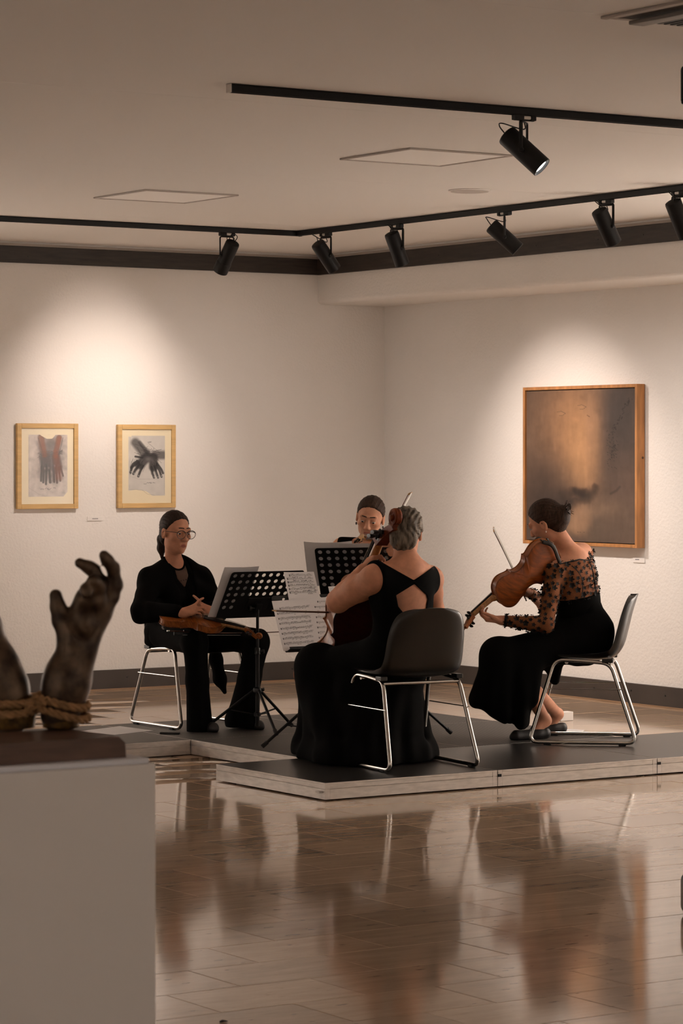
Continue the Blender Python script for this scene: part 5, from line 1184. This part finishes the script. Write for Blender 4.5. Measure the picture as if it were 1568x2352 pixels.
hand(S, wrL, UP*.72+RT*.55+FW*.25, RT*.75+FW*.35-UP*.3, True, (42, 55, 30), 3, .95, (.5, .3, .8)); hand(S, wrR, -RT*.6+FW*.5-UP*.3, -UP*.5-FW*.6, False, (30, 45, 30), 3, .92)
body_build(S, .004, t, base, H, HM, [M_skin, M_lip]); face_parts(t, H, HM, base)
def poly2(P, V):                                     # signed distance to a polygon in 2D
    d = np.full(P.shape[:-1], 1e9); sgn = np.ones(P.shape[:-1]); n = len(V)
    for i in range(n):
        a, b = V[i], V[i-1]; e = b-a; w_ = P-a; q = w_-e*np.clip((w_ @ e)/(e @ e), 0, 1)[..., None]; d = np.minimum(d, (q*q).sum(-1))
        c1 = P[..., 1] >= a[1]; c2 = P[..., 1] < b[1]; c3 = e[0]*w_[..., 1] > e[1]*w_[..., 0]; m = (c1 & c2 & c3) | (~c1 & ~c2 & ~c3); sgn = np.where(m, -sgn, sgn)
    return sgn*np.sqrt(d)
VR_, VU_ = RT, UP
def pl2(px, d): return [np.array([(x-CX)/FPX*d, -(y-HY)/FPX*d]) for x, y in px]
def prism(S, px, d, o, n):                            # removes a prism behind plane o, n (n towards the removed side)
    V = pl2(px, d); S.fn(lambda P: -np.maximum(poly2(np.stack([P @ RT, P[..., 2]-EYE], -1), V), -((P-o) @ n)), 'cut', .003)
bk = TP(0, .02, .6)
S = Sdf(); torso(S, pel, nk, shL, shR, 1.06, hip=1.05); S.cap(shL+TM[0]*.012, TP(-.075, -.01, .58), .070, .095, .05); S.iso(.007)
S.fn(lambda P: ((P-shL) @ (-TM[0]))-.004, 'cut', .01).fn(lambda P: ((P-shR) @ TM[0])-.012, 'cut', .01)
prism(S, [(872, 1288), (950, 1332), (992, 1306), (1030, 1290), (1030, 1180), (830, 1180), (862, 1284)], 14.3, bk+TM[1]*.3, TM[1]*-1)
prism(S, [(951, 1341), (909, 1366), (914, 1392), (933, 1416), (962, 1420), (978, 1402), (983, 1378), (980, 1368)], 14.3, bk, TM[1]*-1)
S.build('dress_bodice', .004, M_cloth2, t, base)
MB(base).lathe([(.005, -.003), (.006, 0), (.004, .003)], at(951, 1337, 14.19), -FW, 10).build('clasp_bead', M_cloth, t, True)
S = Sdf(); S.ell(TP(0, 0, -.02), (.19, .145, .14), TM, .05)
kL, kR = A(8.01, 12.37, .555), A(8.47, 12.30, .555); zf = ZS+.05
S.cap(A(8.11, 11.92, .63), kL, .105, .082, .06).cap(A(8.31, 11.92, .63), kR, .105, .085, .06)
for a, b, r0, r1 in ((kL, at(706, 1712, 14.92), .080, .070), (kL, at(722, 1722, 14.66), .08, .07), (kL, at(765, 1722, 14.45), .08, .07), (A(8.15, 12.0, .52), at(820, 1724, 14.40), .09, .07), (A(8.25, 12.0, .52), at(880, 1722, 14.44), .09, .07), (A(8.33, 12.05, .5), at(945, 1718, 14.55), .09, .07), (kR, at(972, 1716, 14.72), .085, .062), (kR, at(940, 1712, 14.9), .085, .07), (lerp(kL, kR, .5)-UP*.05, A(8.25, 12.45, .16), .08, .12)):
    b = b.copy(); b[2] = ZS+.03; S.cap(a, b, r0, r1, .09); hem = globals().setdefault('HEM', []); hem.append(b)
for b0, b1 in zip(HEM[:-2], HEM[1:-1]): S.cap(b0, b1, .072, .072, .05); S.cap(lerp(b0, A(8.2, 12.1, .5), .45), lerp(b1, A(8.2, 12.1, .5), .45), .075, .075, .07)
S.cap(A(8.1, 12.1, .45), A(8.2, 12.2, .15), .14, .2, .05)
S.fn(lambda P: .007*np.sin((P @ RT)*62+2*np.sin(P[..., 2]*7))*np.clip((.62-P[..., 2])*2.5, 0, 1), 'disp'); S.plane(A(0, 0, ZS+.006), -UP, .006); S.build('long_skirt', .007, M_cloth2, t, base)
shoe('shoe', dz(975, 1742), dz(1004, 1734)+FW*.0, t, base) if False else shoe('shoe', A(8.50, 12.14, ZS), A(8.56, 12.36, ZS), t, base)
S = Sdf(); HH = hair_cap(S, hc, HM, 1.05, 1.02, a=.03, b=.62); S.ell(HH(0, -.075, -.045), (.064, .045, .058), HM, .03); S.fn(lambda P: .0022*np.sin((P @ RT)*210+4*np.sin(P[..., 2]*40))+.0012*np.sin(P[..., 2]*70+P[..., 0]*90), 'disp'); S.build('hair', .0028, M_hgrey, t, base)

# ---- player in lace at right
pel = at(1340, 1448, 15.66); pel[2] = .650; nk = at(1310, 1268, 15.62); shL = at(1272, 1312, 15.52); shR = shL+.345*(RT*.50+FW*.86)+UP*.085
elL, wrL = at(1254, 1436, 15.40), at(1152, 1425, 15.42); elR, wrR = at(1262, 1400, 15.98), at(1217, 1362, 15.80)
kL, kR = at(1140, 1506, 15.45), at(1158, 1502, 15.78); hL, hR = pel+nrm(A(-.67, -.74, 0))*.09-UP*.02, pel-nrm(A(-.67, -.74, 0))*.09-UP*.02
anL, anR = at(1280, 1640, 16.05), at(1252, 1655, 15.76)
base = A(9.65, 12.4, ZS); t = thing('person', 'woman in a black lace backed dress seated at right in side view, playing a viola', 'person', base, 0, 'players of the string quartet')
hc, HM = head_frame(at(1253, 1200, 15.60), -RT*.82+FW*.38-UP*.42, UP-RT*.35)
S = Sdf(); TM, TH_, TP = torso(S, pel, nk, shL, shR, .98); S.cap(TP(0, -.012, .93), hc+A(0, -.03, -.065) @ HM, .050, .047, .04); H = head(S, hc, HM)
arm(S, shL, elL, wrL, .95); arm(S, shR, elR, wrR, .95)
hand(S, wrL, -RT*.93+UP*.10+FW*.15, UP*.75-RT*.35-FW*.1, True, (38, 48, 32), 3, .92, (.75, .35, .45)); hand(S, wrR, -RT*.55+UP*.15-FW*.3, -UP*.7-FW*.5, False, (28, 40, 28), 4, .9)
for h_, k_, a_ in ((hL, kL, anL), (hR, kR, anR)):
    m_ = lerp(k_, a_, .35)+RT*.012; S.cap(h_, k_, .085, .055, .04).cap(k_, m_, .050, .048, .02).cap(m_, a_, .048, .030, .02)
fL, fR = nrm(-RT*.80-FW*.25), nrm(-RT*.86-FW*.30)
hlL, hlR = at(1300, 1668, 16.06), at(1262, 1675, 15.74); hlL[2] = ZS; hlR[2] = ZS
S.cap(anL, hlL+fL*.10+UP*.035, .032, .022, .02).cap(anR, hlR+fR*.10+UP*.035, .032, .022, .02)
body_build(S, .004, t, base, H, HM, [M_skin, M_lip]); face_parts(t, H, HM, base)
shoe('shoe', hlL, hlL+fL*.235, t, base); shoe('shoe', hlR, hlR+fR*.25, t, base)
# sheer tulle with applied flowers
M_tulle = mat('sheer_tulle_over_skin', rgb(130, 82, 54), .75, spec=.15, noise=(200, .15))
def lace_body(S):
    torso(S, pel, nk, shL, shR, .98); arm(S, shL, elL, wrL, .95); arm(S, shR, elR, wrR, .95); return S
zt = lambda P: ((P-pel) @ TM[2])/TH_
nb = TP(0, -.0, .93); nbn = nrm(TM[2]-TM[1]*.10)
def lace_cuts(S, g=0.):
    S.plane(nb, nbn); S.ell(TP(.02, .0, 1.0), (.092, .11, .060), TM, .004, 's')
    S.plane(wrL+nrm(elL-wrL)*.018, nrm(wrL-elL)); return S
S = lace_body(Sdf()); S.iso(.0035); lace_cuts(S)
low = lambda P: (.49-zt(P)-.02)*TH_                   # keep above the bodice, or on the arms
armd = lambda P: np.minimum(np.linalg.norm(P-(elL+np.clip(((P-elL) @ (wrL-elL))/((wrL-elL) @ (wrL-elL)), 0, 1)[..., None]*(wrL-elL)), axis=-1), np.linalg.norm(P-(shL+np.clip(((P-shL) @ (elL-shL))/((elL-shL) @ (elL-shL)), 0, 1)[..., None]*(elL-shL)), axis=-1))-.075
S.fn(lambda P: np.minimum(low(P), armd(P)), 'cut', .003)
lace = S.build('lace_top', .0045, M_tulle, t, base)
V = np.empty(len(lace.data.vertices)*3, np.float32); lace.data.vertices.foreach_get('co', V); V = V.reshape(-1, 3).astype(float)
Nn = np.empty_like(V, dtype=np.float32).ravel(); lace.data.vertices.foreach_get('normal', Nn); Nn = Nn.reshape(-1, 3).astype(float)
pick = []; order = RNG.permutation(len(V))
for i in order:
    if len(pick) > 460: break
    if V[i] @ FW+base @ FW > 15.95 and RNG.random() < .7: continue
    if all((V[i]-V[j]) @ (V[i]-V[j]) > .0262**2 for j in pick): pick.append(i)
M_lace = mat('black_lace_flower', (.008, .0075, .008), .8)
def flower(mb, p, n, r, ph, lift):
    u = nrm(np.cross(n, A(.3, .5, .8))); v = np.cross(n, u)
    for k in range(5):
        a = ph+k*2*PI/5; d_ = u*math.cos(a)+v*math.sin(a); e = -u*math.sin(a)+v*math.cos(a); b_ = p+n*.0012; q = n*lift*r
        mb.add([b_, b_+d_*r*.45+e*r*.34+q*.3, b_+d_*r*.95+e*r*.22+q, b_+d_*r*1.08+q*1.1, b_+d_*r*.95-e*r*.22+q, b_+d_*r*.45-e*r*.34+q*.3], [(0, 1, 2, 3, 4, 5)])
big, sm = [], MB()
for i in pick:
    r = RNG.choice([.0105, .0115, .0125, .0165]); mb = MB(); flower(mb, V[i], nrm(Nn[i]), r, RNG.random()*6, .25+.5*RNG.random())
    if r > .015: flower(mb, V[i]+nrm(Nn[i])*.001, nrm(Nn[i]), r*.8, RNG.random()*6, .6)
    sm.add(mb.v, mb.f)
o = sm.build('lace_flowers', M_lace, lace, fix=False); o['kind'] = 'stuff'
S3 = lace_body(Sdf()); S3.iso(.004)
def surf(p, d, s0=-.3):                               # first point of the surface from outside along d
    y = s0
    while y < .3 and S3.ev((p+d*y)[None, :])[0] > 0: y += .003
    return p+d*y
zip_ = [surf(TP(.012, 0, z), TM[1]) for z in np.linspace(.49, .92, 14)]; MB(base).tube(zip_, [.0075]*14, 6, True, .5).build('centre_band', M_lace, lace, True)
seam = [surf(TP(-.118+.030*math.sin(a*PI), 0, lerp(.45, .88, a)), TM[1]) for a in np.linspace(0, 1, 12)]; MB(base).tube(seam, .0028, 6).build('armhole_seam', M_lace, lace, True)
ne = []
for x in np.linspace(-.17, .15, 18): 
    z = .925 if abs(x-.02) > .092 else min(.925, 1.0-.115*math.sqrt(max(0, 1-((x-.02)/.092)**2)))
    ne.append(surf(TP(x, 0, z), TM[1]))
MB(base).tube(ne, .0038, 6).build('neck_edge', M_lace, lace, True)
c_ = wrL+nrm(elL-wrL)*.022; MB(base).lathe([(.031, -.008), (.034, 0), (.031, .008)], c_, wrL-elL, 20).build('cuff_band', M_lace, lace, True)
# black bodice and skirt
S = Sdf(); torso(S, pel, nk, shL, shR, .98, hip=1.06); S.iso(.006); S.plane(TP(0, 0, .495), TM[2]); S.build('dress_bodice', .006, M_cloth2, t, base)
S = Sdf(); S.ell(TP(0, 0, .0), (.19, .15, .15), TM, .05).cap(TP(0, 0, .30), TP(0, 0, .1), .125, .16, .06)
S.cap(hL, kL, .112, .082, .07).cap(hR, kR, .112, .082, .07)
for dd in (15.42, 15.62, 15.82):
    k_ = at(1144, 1503, dd); S.cap(k_, at(1102, 1606, dd), .075, .058, .06).cap(k_, at(1150, 1636, dd), .075, .06, .06).cap(lerp(hL, k_, .75)-UP*.03, at(1196, 1655, dd), .075, .045, .06).cap(lerp(hL, k_, .6)-UP*.02, at(1214, 1600, dd), .07, .05, .06)
S.cap(lerp(hR, kR, .4), at(1272, 1560, 15.86), .08, .03, .05)
S.fn(lambda P: .006*np.sin((P @ RT)*70+(P @ FW)*20)*np.clip((.58-P[..., 2])*3, 0, 1), 'disp')
S.plane(at(1135, 1647, 15.6), -RT*.457-UP*.889, .008); S.build('long_skirt', .006, M_cloth2, t, base)
# hair with a low pinned bun
S = Sdf(); HH = hair_cap(S, hc, HM, 1., 1.02, a=.008, b=.72); S.ell(HH(0, -.098, -.005), (.055, .045, .055), HM, .03).ell(HH(0, -.125, .012), (.038, .030, .036), HM, .015); S.build('hair', .0028, M_hdark, t, base)
mb = MB(base)
for i in range(16):
    a = RNG.random()*2*PI; d_ = nrm(A(math.cos(a)*.8, -1, math.sin(a)*.8+.1) @ HM); p = HH(math.cos(a)*.02, -.135, .012+math.sin(a)*.02); mb.tube([p, p+d_*.02, p+d_*.032+UP*.008*math.sin(a)], [.003, .002, .0008], 5)
for i in range(3):
    mb.tube(spline([HH(.0, -.15, .03), HH(.012*(i-1), -.165, .035), HH(.02*(i-1), -.16, .015), HH(.01*(i-1), -.15, .0)], 4), .0028, 5)
mb.build('loose_curls', M_hdark, t, True)['kind'] = 'stuff'
MB(base).lathe([(.001, -.006), (.004, 0), (.001, .005)], H(-.079, -.006, -.045), UP, 8).build('earring', mat('pearl', (.7, .66, .6), .3), t, True)
